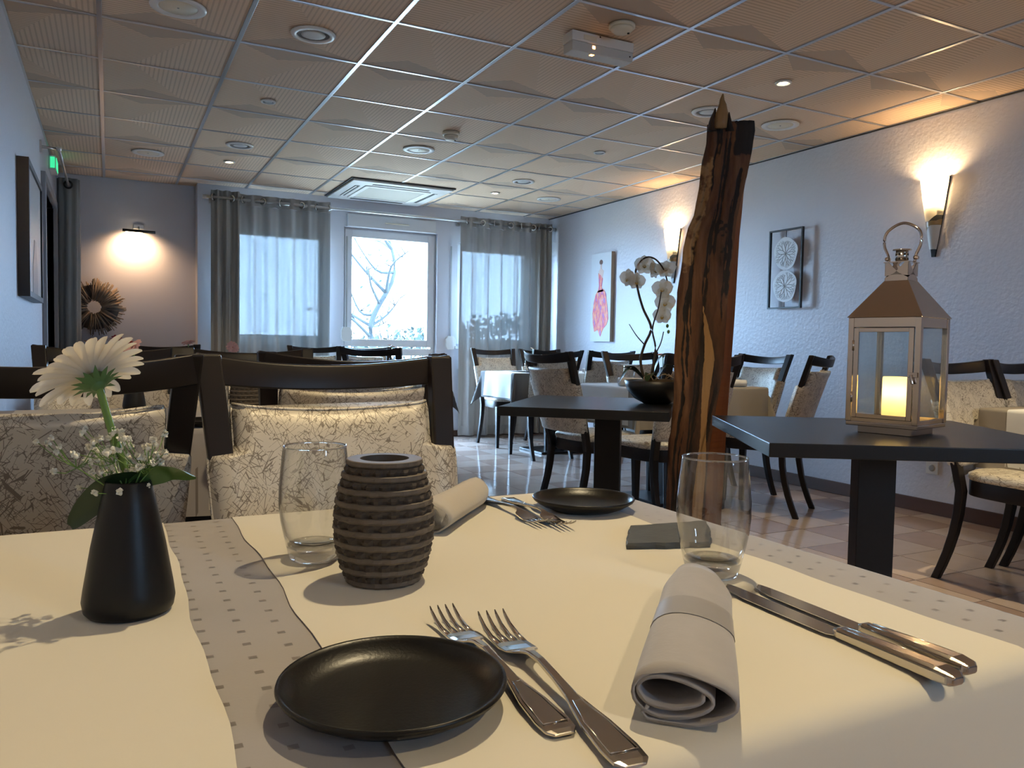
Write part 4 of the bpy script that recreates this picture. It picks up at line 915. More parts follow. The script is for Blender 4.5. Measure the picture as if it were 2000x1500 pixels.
for nm, vals in (('sap', sapv), ('dark', darkv)):
    at = me.attributes.new(nm, 'FLOAT', 'POINT'); at.data.foreach_set('value', vals)
me.materials.append(MATS['bark']); me.materials.append(MATS['sawn_wood'])
for p in me.polygons:
    vs = p.vertices[:]; cols = [v % n for v in vs]
    if len(vs) > 4: p.use_smooth = False
    elif max(cols) > NC: p.material_index = 1; p.use_smooth = False
obj('slab', me, None, post)
# splintered spike
def spike(name, tab, m_, yo, dp):
    rg = []
    for y, l, r_ in tab[::-1]:
        u0, u1, z = (l - 1380) * PW, (r_ - 1380) * PW, pz(y); k = (r_ - l) / 44
        rg.append([(u0, yo, z), (lerp(u0, u1, .22), yo - dp * k * .8, z), (lerp(u0, u1, .5), yo - dp * k * 1.1, z), (lerp(u0, u1, .8), yo - dp * k * .7, z), (u1, yo, z), (lerp(u0, u1, .6), yo + dp * k * .7, z), (lerp(u0, u1, .2), yo + dp * k * .6, z)])
    obj(name, MB().loops(rg, True), m_, post)
spike('splinter_tip', [(262, 1376, 1404), (248, 1377, 1405), (236, 1379, 1404), (226, 1382, 1401), (216, 1385, 1399), (208, 1386, 1395), (201, 1389, 1394), (197, 1391, 1393)], 'sapwood', -0.045, 0.03)
spike('splinter_bark', [(265, 1366, 1384), (250, 1368, 1383), (240, 1371, 1382), (230, 1376, 1382), (222, 1379, 1381)], 'dark_bark', -0.03, 0.05)
spike('splinter_bark', [(268, 1398, 1416), (254, 1399, 1411), (244, 1401, 1408), (232, 1403, 1405)], 'dark_bark', -0.05, 0.05)
spike('splinter_bark', [(270, 1412, 1450), (258, 1414, 1449), (253, 1418, 1445), (250, 1424, 1440)], 'dark_bark', -0.03, 0.04)

# ================================================================ LANTERN AND CANDLE
la = thing('lantern', 'tall polished steel lantern with arched handle on the black side table', 'lantern', (2.055, 1.535, 0.75), math.radians(-76))
s = 0.094; mS = 'lantern_steel'
obj('plinth', MB().box(-0.076, 0.076, -0.076, 0.076, 0, 0.022), mS, la, 0.002)
obj('floor_plate', MB().box(-0.101, 0.101, -0.101, 0.101, 0.022, 0.034), mS, la, 0.002)
for sx_ in (-1, 1):
    for sy in (-1, 1): obj('corner_post', MB().box(sx_ * s - 0.008, sx_ * s + 0.008, sy * s - 0.008, sy * s + 0.008, 0.034, 0.336), mS, la, 0.0015)
for a in range(4):
    M_ = Matrix.Rotation(a * PI / 2, 4, 'Z')
    obj('top_band', MB().box(-s, s, -s - 0.006, -s + 0.004, 0.308, 0.336, M_), mS, la, 0.001)
    obj('lower_band', MB().box(-s, s, -s - 0.005, -s + 0.004, 0.034, 0.046, M_), mS, la, 0.001)
    obj('pane', MB().box(-s + 0.008, s - 0.008, -s + 0.0, -s + 0.002, 0.046, 0.308, M_), 'lantern_glass', la)
do = obj('door', MB().box(-s + 0.010, -s + 0.024, -s - 0.009, -s - 0.002, 0.046, 0.306).box(s - 0.024, s - 0.010, -s - 0.009, -s - 0.002, 0.046, 0.306).box(-s + 0.024, s - 0.024, -s - 0.009, -s - 0.002, 0.046, 0.058).box(-s + 0.024, s - 0.024, -s - 0.009, -s - 0.002, 0.294, 0.306), mS, la, 0.001)
for z in (0.09, 0.24): obj('hinge', MB().tube([(-s + 0.009, -s - 0.009, z), (-s + 0.009, -s - 0.009, z + 0.03)], 0.003, 8), mS, do)
obj('latch', MB().box(s - 0.022, s + 0.004, -s - 0.014, -s - 0.009, 0.168, 0.182).tube([(s - 0.012, -s - 0.016, 0.175), (s - 0.006, -s - 0.018, 0.150)], 0.004, 8), mS, do, 0.001)
q = s + 0.012
obj('roof', MB().loops([[(-q, -q, 0.336), (q, -q, 0.336), (q, q, 0.336), (-q, q, 0.336)], [(-0.034, -0.034, 0.444), (0.034, -0.034, 0.444), (0.034, 0.034, 0.444), (-0.034, 0.034, 0.444)]], False), mS, la, 0.0012)
for a in range(4):
    M_ = Matrix.Rotation(a * PI / 2, 4, 'Z')
    mb = MB(); 
    for poly in ([(-0.033, 0.444), (0.033, 0.444), (0.033, 0.452), (0, 0.470), (-0.033, 0.452)], [(-0.033, 0.496), (-0.022, 0.496), (0.004, 0.468), (0.0, 0.462), (-0.033, 0.458)], [(0.033, 0.496), (0.022, 0.496), (-0.004, 0.468), (0.0, 0.462), (0.033, 0.458)]):
        vs = [M_ @ Vector((u_, -0.033, z)) for u_, z in poly]; vs2 = [M_ @ Vector((u_, -0.0315, z)) for u_, z in poly]; k = len(poly)
        mb.add(vs + vs2, [tuple(range(k)), tuple(range(k, 2 * k))[::-1]] + [(i, (i + 1) % k, k + (i + 1) % k, k + i) for i in range(k)])
    obj('collar_panel', mb, mS, la)
obj('collar_plate', MB().box(-0.036, 0.036, -0.036, 0.036, 0.496, 0.499), mS, la)
obj('chimney', MB().lathe([(0.017, 0.499), (0.017, 0.534)], 24), 'steel', la)
for k in range(8):
    for z in (0.508, 0.521): obj('chimney_hole', MB().lathe([(0.0035, 0), (0.0035, 0.0012)], 8, M=Matrix.Rotation(k * PI / 4, 4, 'Z') @ Matrix.Translation((0.0165, 0, z)) @ Matrix.Rotation(PI / 2, 4, 'Y')), 'dark_gap', la)
obj('chimney_cap', MB().lathe([(0.005, 0.538), (0.025, 0.536), (0.026, 0.533), (0.018, 0.532)], 24), 'steel', la)
hp = smooth_path([(-0.036, 0, 0.498), (-0.040, 0, 0.520), (-0.052, 0, 0.553), (-0.044, 0, 0.590), (0, 0, 0.612), (0.044, 0, 0.590), (0.052, 0, 0.553), (0.040, 0, 0.520), (0.036, 0, 0.498)], 6)
obj('handle', MB().tube(hp, 0.0042, 10), mS, la)
for sx_ in (-1, 1): obj('handle_rivet', MB().tube([(sx_ * 0.040, -0.008, 0.510), (sx_ * 0.040, 0.008, 0.510)], 0.006, 10), mS, la)
cd = thing('pillar_candle', 'glowing ivory pillar candle inside the steel lantern', 'candle', (2.052, 1.537, 0.7845))
cp = [(0.035, 0.0), (0.0355, 0.003), (0.035, 0.125), (0.033, 0.131), (0.028, 0.128), (0.012, 0.112), (0.003, 0.110)]
obj('wax', MB().lathe(cp, 32, wob=lambda i, k: 1), 'candle_wax', cd)
obj('wick', MB().tube([(0, 0, 0.109), (0.001, 0, 0.119)], 0.0012, 6), 'black_matt', cd)
add_light('candle_glow', 'POINT', (0, 0, 0.088), 0.40, (1.0, 0.74, 0.38), 0.012, cd)

# ================================================================ ORCHID
ob = thing('orchid_bowl', 'wide dark bowl holding the orchid on the side table', 'bowl', (2.095, 2.722, 0.75))
obj('bowl_shell', MB().lathe([(0.045, 0), (0.052, 0.0), (0.095, 0.022), (0.128, 0.062), (0.138, 0.098), (0.133, 0.100), (0.122, 0.064), (0.09, 0.028), (0.03, 0.012)], 40), 'dark_bowl', ob)
obj('moss', MB().lathe([(0.128, 0.080), (0.12, 0.090), (0.07, 0.104), (0.02, 0.108)], 30, wob=lambda i, k: 1 + 0.05 * math.sin(i * 5.1 + k * 2)), 'moss', ob)
orc = thing('orchid', 'white moth orchid with arching stems in the dark bowl', 'orchid', (2.095, 2.722, 0.75))
OB = Vector((2.125, 2.70, 0.75))
def W(*p): return [Vector(q_) - OB for q_ in p]
st1 = W((2.085, 2.73, 0.84), (2.068, 2.742, 0.93), (2.085, 2.74, 1.0), (2.108, 2.727, 1.075), (2.078, 2.748, 1.16), (2.056, 2.762, 1.25), (2.052, 2.768, 1.33), (2.085, 2.752, 1.375), (2.125, 2.735, 1.372), (2.156, 2.715, 1.33), (2.17, 2.70, 1.27))
st2 = W((2.10, 2.72, 0.84), (2.125, 2.715, 0.98), (2.112, 2.722, 1.07), (2.135, 2.715, 1.16), (2.145, 2.71, 1.235))
st3 = W((2.115, 2.715, 0.84), (2.12, 2.71, 0.95), (2.145, 2.705, 1.01), (2.155, 2.70, 1.06))
st4 = W((2.085, 2.735, 1.0), (2.05, 2.75, 1.04), (2.022, 2.768, 1.09))
for st_, r0, r1 in ((st1, 0.0065, 0.003), (st2, 0.005, 0.0022), (st3, 0.004, 0.002), (st4, 0.003, 0.0015)):
    pp = smooth_path(st_, 6); obj('flower_stem', MB().tube(pp, [lerp(r0, r1, i / (len(pp) - 1)) for i in range(len(pp))], 8), 'stem_brown', orc)
def orchid_flower(c, n_, sz, seed):
    rnd = random.Random(seed); n_ = Vector(n_).normalized(); up = Vector((0, 0, 1)); up = (up - n_ * up.dot(n_)).normalized(); rt = up.cross(n_)
    f = bpy.data.objects.new('orchid_flower', None); COL.objects.link(f); f.parent = orc
    c = Vector(c) - OB
    def petal(a, L, Wd, cup, nm='petal', m_='orchid_white'):
        d = rt * math.cos(a) + up * math.sin(a); sd = n_.cross(d); rows = []
        for k in range(7):
            t_ = k / 6; w_ = Wd * math.sin(PI * min(1, 0.06 + 0.94 * t_)) ** 0.6 * (1 if t_ < 1 else 0.2); row = []
            for j in range(5):
                q_ = -1 + j / 2; row.append(c + d * (L * t_) + sd * (w_ * q_) + n_ * (cup * (q_ * q_ * 0.35 + t_ * t_ - 0.3) * L))
            rows.append(row)
        obj(nm, MB().loops(rows, True, False, False), m_, f)
    petal(0.15, sz, sz * 0.62, 0.18); petal(PI - 0.15, sz, sz * 0.62, 0.18)
    for a in (PI / 2, PI * 1.5 - 0.55, PI * 1.5 + 0.55): petal(a, sz * 0.95, sz * 0.40, -0.10)
    petal(PI * 1.5, sz * 0.38, sz * 0.18, 0.9, 'lip', 'orchid_heart')
tc_ = Vector((-0.62, -0.75, 0.1))
for c, n_, sz in (((2.017, 2.775, 1.288), (-0.85, -0.25, -0.1), 0.043), ((2.050, 2.760, 1.275), (-0.5, -0.8, -0.15), 0.040), ((2.080, 2.748, 1.345), (-0.45, -0.85, 0.1), 0.046), ((2.118, 2.730, 1.325), (0.3, -0.9, 0.1), 0.042),
                  ((2.165, 2.708, 1.33), (-0.6, -0.7, 0.4), 0.045), ((2.150, 2.708, 1.245), (-0.75, -0.6, 0.1), 0.048), ((2.160, 2.700, 1.185), (-0.7, -0.65, 0.0), 0.047), ((2.150, 2.706, 1.13), (-0.7, -0.6, -0.2), 0.042)):
    orchid_flower(c, n_, sz, int(c[2] * 1000))
for c in ((2.172, 2.697, 1.085), (2.177, 2.695, 1.06)): obj('bud', MB().lathe([(0.002, 0.008), (0.0065, 0.003), (0.006, -0.004), (0.001, -0.009)], 10, Vector(c) - OB), 'stem_green', orc)
def strap_leaf(p0, p1, p2, w_):
    pp = smooth_path([p0, p1, p2], 6); rows = []
    for k, p in enumerate(pp):
        t_ = k / (len(pp) - 1); d = (pp[min(k + 1, len(pp) - 1)] - pp[max(0, k - 1)]).normalized(); sd = d.cross(Vector((0, 0, 1))).normalized(); ww = w_ * math.sin(PI * (0.12 + 0.86 * t_)) ** 0.7
        rows.append([p + sd * (ww * q_) + Vector((0, 0, 0.35 * ww * abs(q_))) for q_ in (-1, -0.5, 0, 0.5, 1)])
    return MB().loops(rows, True, False, False)
for a, b2, c, w_ in (((2.08, 2.73, 0.85), (2.02, 2.75, 0.895), (1.975, 2.765, 0.84), 0.026), ((2.09, 2.74, 0.85), (2.045, 2.76, 0.90), (2.0, 2.775, 0.90), 0.022), ((2.11, 2.72, 0.85), (2.15, 2.70, 0.955), (2.22, 2.66, 0.955), 0.020), ((2.13, 2.71, 0.85), (2.17, 2.69, 0.91), (2.23, 2.65, 0.885), 0.026), ((2.1, 2.7, 0.85), (2.06, 2.66, 0.88), (2.02, 2.63, 0.85), 0.022)):
    obj('orchid_leaf', strap_leaf(*[Vector(v_) - OB for v_ in (a, b2, c)], w_), 'leaf_dark', orc)
rnd = random.Random(4)
for k in range(14):
    a = rnd.uniform(0, 2 * PI); r0 = rnd.uniform(0.03, 0.08); p0 = Vector((r0 * math.cos(a), r0 * math.sin(a), 0.104)); a2 = a + rnd.uniform(-1, 1); p1 = Vector((0.11 * math.cos(a2), 0.11 * math.sin(a2), 0.118)); p2 = Vector((0.139 * math.cos(a2 + .1), 0.139 * math.sin(a2 + .1), 0.108 - (0.06 if k % 4 == 0 else 0)))
    obj('aerial_root', MB().tube(smooth_path([p0, (p0 + p1) / 2 + Vector((0, 0, 0.018)), p1, p2], 4), 0.0022, 5), 'twig', orc)

# ================================================================ TABLEWARE
TZ = 0.7518
# tumbler
tu = thing('tumbler', 'clear barrel tumbler beside the folded grey napkin', 'glass', (0.556, 0.622, TZ), 0.3, 'clear barrel tumblers')
outp = [(0.0300, 0.0165), (0.0325, 0.027), (0.0358, 0.043), (0.0378, 0.062), (0.0375, 0.08), (0.0358, 0.100), (0.0335, 0.121), (0.0331, 0.123), (0.0324, 0.1225)]
inn = [(0.0322, 0.121), (0.0346, 0.100), (0.0363, 0.08), (0.0366, 0.062), (0.0346, 0.043), (0.0312, 0.028), (0.026, 0.0195), (0.012, 0.0175), (0.001, 0.0172)]
obj('bowl', MB().lathe(outp + inn, 48), 'tumbler_glass', tu)
obj('rim', MB().lathe([(0.0328 + 0.0010 * math.cos(a), 0.1226 + 0.0010 * math.sin(a)) for a in [2 * PI * i / 8 for i in range(8)]], 48, closed=True), 'solid_glass', tu)
obj('glass_base', MB().lathe([(0.001, 0.0008), (0.018, 0.0008), (0.0245, 0.0), (0.0265, 0.003), (0.0298, 0.0162), (0.0255, 0.0185), (0.012, 0.0168), (0.001, 0.0165)], 48), 'solid_glass', tu)
dup(tu, (0.197, 0.847, TZ), 0.1, 'clear barrel tumbler behind the ribbed candle holder')
# plates
pl = thing('bread_plate', 'round black plate in the foreground, its rim over one fork', 'plate', (0.163, 0.480, TZ), 0, 'small round black plates')
obj('dish', MB().lathe([(0.002, 0.0015), (0.040, 0.0015), (0.043, 0.0), (0.047, 0.0), (0.060, 0.0050), (0.0720, 0.0125), (0.0742, 0.0158), (0.0736, 0.0176), (0.0716, 0.0174), (0.0695, 0.0150), (0.062, 0.0085), (0.053, 0.0060), (0.002, 0.0054)], 72), 'black_ceramic', pl)
dup(pl, (0.612, 0.960, TZ), 0, 'round black plate at the far corner of the foreground table')
# cutlery
def octa(x, z, w_, h_, c=0.35):
    a, b2 = w_ * (1 - c), h_ * (1 - c); return [(-w_, -b2), (-w_, b2), (-a, h_), (a, h_), (w_, b2), (w_, -b2), (a, -h_), (-a, -h_)]
def bar(stations):
    rings = []
    for y, w_, zc, h_ in stations: rings.append([(u_, y, zc + v_) for u_, v_ in octa(0, 0, w_, h_)])
    return MB().loops(rings, False)
def fork_thing(label, end, tip):
    e_, t_ = Vector((*end, 0)), Vector((*tip, 0)); L = (t_ - e_).length / 0.225; a = math.atan2(t_.y - e_.y, t_.x - e_.x) - PI / 2
    f = thing('fork', label, 'fork', (end[0], end[1], TZ), a, 'silver table forks'); f.scale = (max(L, 0.96),) * 3 if L < 0.96 else (L,) * 3
    obj('handle', bar([(0, 0.0068, 0.0022, 0.0010), (0.005, 0.0108, 0.0024, 0.0015), (0.018, 0.0116, 0.0030, 0.0016), (0.045, 0.0098, 0.0042, 0.0017), (0.062, 0.0070, 0.0052, 0.0018), (0.078, 0.0042, 0.0065, 0.0020), (0.10, 0.0031, 0.0090, 0.0021), (0.125, 0.0028, 0.0108, 0.0021), (0.142, 0.0034, 0.0100, 0.0017), (0.150, 0.0060, 0.0085, 0.0014)]), 'cutlery_steel', f, 0.0004, seg=1)
    obj('fork_head', bar([(0.148, 0.0055, 0.0088, 0.0013), (0.153, 0.0098, 0.0075, 0.0011), (0.160, 0.0120, 0.0056, 0.0010), (0.172, 0.0126, 0.0038, 0.0010), (0.181, 0.0124, 0.0032, 0.0010)]), 'cutlery_steel', f, 0.0003, seg=1)
    for x in (-0.0104, -0.0035, 0.0035, 0.0104):
        rings = []
        for y, w_, zc in ((0.179, 0.0019, 0.0033), (0.195, 0.0017, 0.0036), (0.210, 0.0014, 0.0062), (0.220, 0.0010, 0.0100), (0.225, 0.0004, 0.0128)):
            rings.append([(x + u_, y, zc + v_) for u_, v_ in ((-w_, -0.0008), (-w_, 0.0008), (w_, 0.0008), (w_, -0.0008))])
        obj('tine', MB().loops(rings, True), 'cutlery_steel', f)
    d = MB().tube([(-0.0085, 0.012, 0.0047), (-0.0072, 0.045, 0.0059), (-0.003, 0.07, 0.0076), (0.003, 0.07, 0.0076), (0.0072, 0.045, 0.0059), (0.0085, 0.012, 0.0047), (-0.0085, 0.012, 0.0047)], 0.0006, 5)
    obj('beaded_border', d, 'cutlery_steel', f); return f
fork_thing('silver fork half under the black foreground plate', (0.241, 0.393), (0.250, 0.612))
fork_thing('silver fork lying free beside the black foreground plate', (0.258, 0.345), (0.281, 0.580))
fork_thing('silver fork near the rolled tan napkin at the far table edge', (0.503, 1.088), (0.500, 0.885))
fork_thing('silver fork touching the far black plate', (0.538, 1.062), (0.520, 0.858))
def knife_thing(label, end, tip):
    e_, t_ = Vector((*end, 0)), Vector((*tip, 0)); a = math.atan2(t_.y - e_.y, t_.x - e_.x) - PI / 2
    f = thing('knife', label, 'knife', (end[0], end[1], TZ), a, 'silver table knives'); f.scale = (1, (t_ - e_).length / 0.2165, 1)
    obj('handle', bar([(0, 0.0052, 0.0052, 0.0030), (0.003, 0.0084, 0.0056, 0.0046), (0.012, 0.0096, 0.0060, 0.0056), (0.035, 0.0088, 0.0058, 0.0055), (0.070, 0.0070, 0.0053, 0.0050), (0.090, 0.0062, 0.0050, 0.0046), (0.094, 0.0050, 0.0048, 0.0035)]), 'cutlery_steel', f, 0.0012)
    for s_ in (-1, 1): obj('beaded_border', MB().tube([(s_ * 0.0052, 0.014, 0.0112), (s_ * 0.0046, 0.05, 0.0106), (s_ * 0.003, 0.086, 0.0096)], 0.0007, 5), 'cutlery_steel', f)
    rings = []
    for y, l, r_ in ((0.092, -0.0050, 0.0050), (0.097, -0.0090, 0.0062), (0.104, -0.0094, 0.0068), (0.15, -0.0096, 0.0072), (0.185, -0.0090, 0.0072), (0.203, -0.0060, 0.0070), (0.214, 0.0, 0.0058), (0.2165, 0.0035, 0.0045)):
        rings.append([(l, y, 0.0030), (r_, y, 0.0042), (r_, y, 0.0020), (l, y, 0.0024)])
    obj('blade', MB().loops(rings, False), 'steel', f); return f
knife_thing('silver knife lying closer to the folded grey napkin', (0.526, 0.335), (0.534, 0.580))
knife_thing('silver knife lying closer to the table edge', (0.554, 0.343), (0.561, 0.566))
# slate tile
slp = [(0.593, 0.818), (0.640, 0.812), (0.706, 0.803), (0.672, 0.756), (0.632, 0.711), (0.590, 0.723), (0.535, 0.744), (0.566, 0.784)]
cx_, cy_ = 0.62, 0.768; rnd = random.Random(9); P2 = []
for (a, b2), (c, d) in zip(slp, slp[1:] + slp[:1]):
    for k in range(5): P2.append((lerp(a, c, k / 5) - cx_ + rnd.uniform(-.0012, .0012), lerp(b2, d, k / 5) - cy_ + rnd.uniform(-.0012, .0012)))
mb = MB(); k = len(P2); bot = [(x * 1.01, y * 1.01, 0.0) for x, y in P2]; mid = [(x * (1.015 + rnd.uniform(-.012, .008)), y * (1.015 + rnd.uniform(-.012, .008)), 0.0035 + rnd.uniform(-.001, .001)) for x, y in P2]; top = [(x * 0.985, y * 0.985, 0.0068 + rnd.uniform(-.0004, .0004)) for x, y in P2]
mb.loops([bot, mid, top], False)
o = obj('slate_coaster', mb, 'slate', loc=(cx_, cy_, TZ)); tag(o, 'rough grey slate tile lying behind the tumbler', 'coaster')
# napkins
def napkin(label, p0, p1, m_, wd, ht, seed, band=None, turns=2.3, shrink=0.62):
    a = Vector((*p0, 0)); b2 = Vector((*p1, 0)); L = (b2 - a).length; ang = math.atan2(b2.y - a.y, b2.x - a.x) - PI / 2
    t = thing('napkin', label, 'napkin', (p0[0], p0[1], TZ), ang)
    path = []; NS = 64
    for i in range(NS + 1):
        q_ = i / NS; th = -PI * 0.5 + 2 * PI * turns * q_; sc = 1 - shrink * q_
        x = wd / 2 * sc * math.cos(th) + 0.004 * math.sin(th * 0.5 + seed); z = ht / 2 * sc * math.sin(th) * (1 - 0.22 * math.cos(th)) + ht / 2 * (0.98 + 0.10 * q_)
        path.append((x, max(z, 0.0016)))
    path = [(-0.22 * wd, 0.0105), (-0.27 * wd, 0.006), (-0.23 * wd, 0.0022), (-0.12 * wd, 0.0016)] + path
    th_ = 0.0011; off = []
    for i, (x, z) in enumerate(path):
        x0, z0 = path[max(0, i - 1)]; x1, z1 = path[min(len(path) - 1, i + 1)]; dx, dz = x1 - x0, z1 - z0; l_ = math.hypot(dx, dz) or 1; off.append((-dz / l_ * th_, dx / l_ * th_))
    sec = [(x + o_[0], z + o_[1]) for (x, z), o_ in zip(path, off)] + [(x - o_[0], z - o_[1]) for (x, z), o_ in zip(path, off)][::-1]
    def make(y0, y1, n_, grow=0.0):
        rings = []
        for k in range(n_ + 1):
            y = lerp(y0, y1, k / n_); q_ = y / L; s_ = 1 - 0.10 * q_ + 0.02 * math.sin(q_ * 7 + seed); sz = 1 - 0.04 * q_ + 0.03 * math.sin(q_ * 5 + seed)
            if q_ > 0.82: s_ *= 1 - 0.9 * (q_ - 0.82) ** 1.3 * 3; 
            rings.append([(x * (s_ + grow) - 0.006 * q_, y, max(0.0, z * (sz + grow))) for x, z in sec])
        return MB().loops(rings, True)
    obj('rolled_cloth', make(0, L, 18), m_, t)
    if band:
        mb = MB(); rings = []
        for k in range(4):
            y = lerp(band[0] * L, band[1] * L, k / 3); q_ = y / L; s_ = 1 - 0.10 * q_ + 0.02 * math.sin(q_ * 7 + seed); sz = 1 - 0.04 * q_ + 0.03 * math.sin(q_ * 5 + seed); row = []
            for (x, z), o_ in list(zip(path, off))[6:33]: row.append(((x - o_[0] * 1.35) * (s_ + 0.004) - 0.006 * q_, y, max(0.0006, (z - o_[1] * 1.35) * (sz + 0.004))))
            rings.append(row)
        mb.loops(rings, True, False, False); obj('satin_band', mb, 'napkin_band', t)
    return t
mat('napkin_band', (0.24, 0.22, 0.205), 0.6, sheen=0.3, noise=0.08, nscale=45)
napkin('folded grey napkin with a satin band in the foreground', (0.310, 0.376), (0.492, 0.566), 'napkin_grey', 0.074, 0.036, 0.6, (0.42, 0.60))
napkin('rolled tan napkin behind the ribbed candle holder', (0.350, 0.905), (0.490, 1.052), 'napkin_tan', 0.052, 0.040, 2.0, None, 4.2, 0.86)
# ribbed candle holder
ch = thing('candle_holder', 'barrel shaped brown ribbed candle holder with lacy rings', 'candle holder', (0.242, 0.745, TZ))
Hc = 0.121; NR = 19
def cr(z): q_ = z / Hc; return 0.0335 + 0.0157 * math.sin(PI * (0.02 + 0.96 * q_ ** 0.92)) ** 0.8
for k in range(NR):
    z0, z1 = Hc * k / NR, Hc * (k + 1) / NR; rm = cr((z0 + z1) / 2); ti = 0.024 if k == NR - 1 else rm - 0.010
    ph = k * 0.7
    if k % 2 == 0:
        wobf = lambda i, kk, ph=ph: 1 + (0.010 * (1 if (i + int(ph * 10)) % 4 < 2 else -1) if kk in (1, 2) else 0)
        obj('plain_ring', MB().lathe([(ti, z0), (rm - 0.0012, z0), (rm + 0.0008, z0 + (z1 - z0) * .35), (rm + 0.0006, z1 - 0.0006), (rm - 0.0006, z1), (ti, z1)], 72, closed=True, smooth=False, wob=wobf), 'lace_wood', ch)
    else:
        wobf = lambda i, kk, ph=ph: 1 + (0.030 * (1 if (i // 2 + int(ph)) % 2 else -1) if kk in (1, 2) else 0)
        obj('lace_ring', MB().lathe([(ti, z0), (rm - 0.0016, z0), (rm - 0.0006, (z0 + z1) / 2), (rm - 0.0016, z1), (ti, z1)], 72, closed=True, smooth=False, wob=wobf), 'lace_dark', ch)
obj('floor_disc', MB().lathe([(0.030, 0.0004), (0.030, 0.004)], 32), 'lace_dark', ch)
# vase
va = thing('bud_vase', 'tapered matt black vase on the foreground table', 'vase', (0.014, 0.743, TZ), 0, 'tapered black bud vases')
obj('vase_body', MB().lathe([(0.003, 0.001), (0.030, 0.001), (0.0325, 0.0005), (0.0355, 0.004), (0.0368, 0.012), (0.0355, 0.022), (0.0295, 0.058), (0.0225, 0.092), (0.0182, 0.112), (0.0172, 0.1135), (0.0158, 0.1125), (0.0175, 0.10), (0.026, 0.06), (0.030, 0.02), (0.003, 0.012)], 48), 'black_matt', va)
# gerbera
def gerbera(label, base, path, n_, R_, pm, np1, np2, seed, cal=True, group=None, droop=0.22):
    rnd = random.Random(seed); t = thing('gerbera', label, 'flower', base, 0, group); B = Vector(base); n_ = Vector(n_).normalized()
    pp = [p - B for p in smooth_path(path, 6)]; obj('stem', MB().tube(pp, 0.0033 if cal else 0.003, 8), 'stem_green', t)
    top = pp[-1]; u_ = n_.orthogonal().normalized(); v_ = n_.cross(u_); C = top + n_ * (R_ * 0.22)
    obj('calyx', MB().loops([[top + (u_ * math.cos(a) + v_ * math.sin(a)) * r_ + n_ * h_ for a in [2 * PI * i / 14 for i in range(14)]] for r_, h_ in ((0.0034, -0.003), (R_ * .12, 0.0), (R_ * .20, R_ * .10), (R_ * .22, R_ * .2), (R_ * .1, R_ * .23))], True), 'calyx_green', t)
    if cal:
        for k in range(14):
            a = 2 * PI * k / 14 + rnd.uniform(-.1, .1); d = u_ * math.cos(a) + v_ * math.sin(a); sd = n_.cross(d) * R_ * 0.055; p0 = top + d * R_ * .13 + n_ * R_ * .02; p1 = top + d * R_ * .30 + n_ * R_ * .12; p2 = top + d * R_ * rnd.uniform(.42, .52) + n_ * R_ * .14
            obj('sepal', MB().add([p0 - sd, p0 + sd, p1 + sd * .9, p1 - sd * .9, p2], [(0, 1, 2, 3), (3, 2, 4)], True), 'calyx_green', t)
    obj('disc', MB().loops([[C + (u_ * math.cos(a) + v_ * math.sin(a)) * r_ + n_ * h_ for a in [2 * PI * i / 14 for i in range(14)]] for r_, h_ in ((R_ * .16, R_ * .06), (R_ * .22, R_ * .12), (R_ * .1, R_ * .13))], True), 'petal_rust' if pm != 'petal_white' else 'petal_pink', t)
    for ring_, (np_, Lr, lift) in enumerate(((np1, 1.0, 0.0), (np2, 0.72, 0.10))):
        for k in range(np_):
            a = 2 * PI * (k + 0.5 * ring_) / np_ + rnd.uniform(-.07, .07); d = u_ * math.cos(a) + v_ * math.sin(a); sd = n_.cross(d); L = R_ * Lr * rnd.uniform(0.92, 1.06); W_ = R_ * rnd.uniform(0.135, 0.165) * (18 / np1); tw = rnd.uniform(-.25, .25); dr = droop * rnd.uniform(0.3, 1.3)
            rows = []
            for j in range(11):
                q_ = 1 - (1 - j / 10) ** 1.6; w_ = W_ * (0.35 + 0.65 * math.sin(min(1, q_ * 1.6) * PI / 2)) * (1 if q_ < 0.75 else math.sqrt(max(0.06, 1 - ((q_ - 0.75) / 0.25) ** 2)))
                h_ = (0.18 * math.sin(q_ * PI * 0.62) - dr * q_ * q_ + lift) * R_
                rows.append([C + d * (R_ * .04 + (L - R_ * .04) * q_) + sd * (w_ * s_) + n_ * (h_ + abs(s_) * w_ * 0.35 + s_ * w_ * tw) for s_ in (-1, -0.5, 0, 0.5, 1)])
            obj('petal', MB().loops(rows, True, False, False), pm, t)
    return t
gerbera('white gerbera in the foreground tilting away from the camera', (0.014, 0.743, 0.80), [(0.018, 0.743, 0.785), (0.014, 0.748, 0.86), (0.002, 0.760, 0.905), (-0.008, 0.766, 0.944)], (-0.388, 0.576, 0.719), 0.047, 'petal_white', 26, 20, 5, droop=0.05)
# gypsophila
rnd = random.Random(17); gy_ = thing('gypsophila_sprig', 'airy sprig of tiny white gypsophila in the black vase', 'flower', (0.014, 0.743, 0.80))
fm = []
for v_ in range(3):
    mb = MB(); r2 = random.Random(v_)
    for k in range(9):
        a = 2 * PI * k / 9 + r2.uniform(-.2, .2); el = r2.uniform(-0.2, 1.2); d = Vector((math.cos(a) * math.cos(el), math.sin(a) * math.cos(el), math.sin(el))); sd = d.orthogonal().normalized(); s2 = d.cross(sd); R_ = 0.0036 * r2.uniform(.8, 1.2)
        mb.add([(0, 0, 0), d * R_ * .7 + sd * R_ * .5, d * R_ * 1.1 + s2 * R_ * .15, d * R_ * .7 - sd * R_ * .5, d * R_ * .8 + s2 * R_ * .35], [(0, 1, 4), (1, 2, 4), (2, 3, 4), (3, 0, 4)], True)
    mb.lathe([(0.0005, -0.0032), (0.0016, -0.002), (0.002, 0.0005)], 6); me = mb.mesh('floret'); me.materials.append(MATS['gyp_white']); fm.append(me)
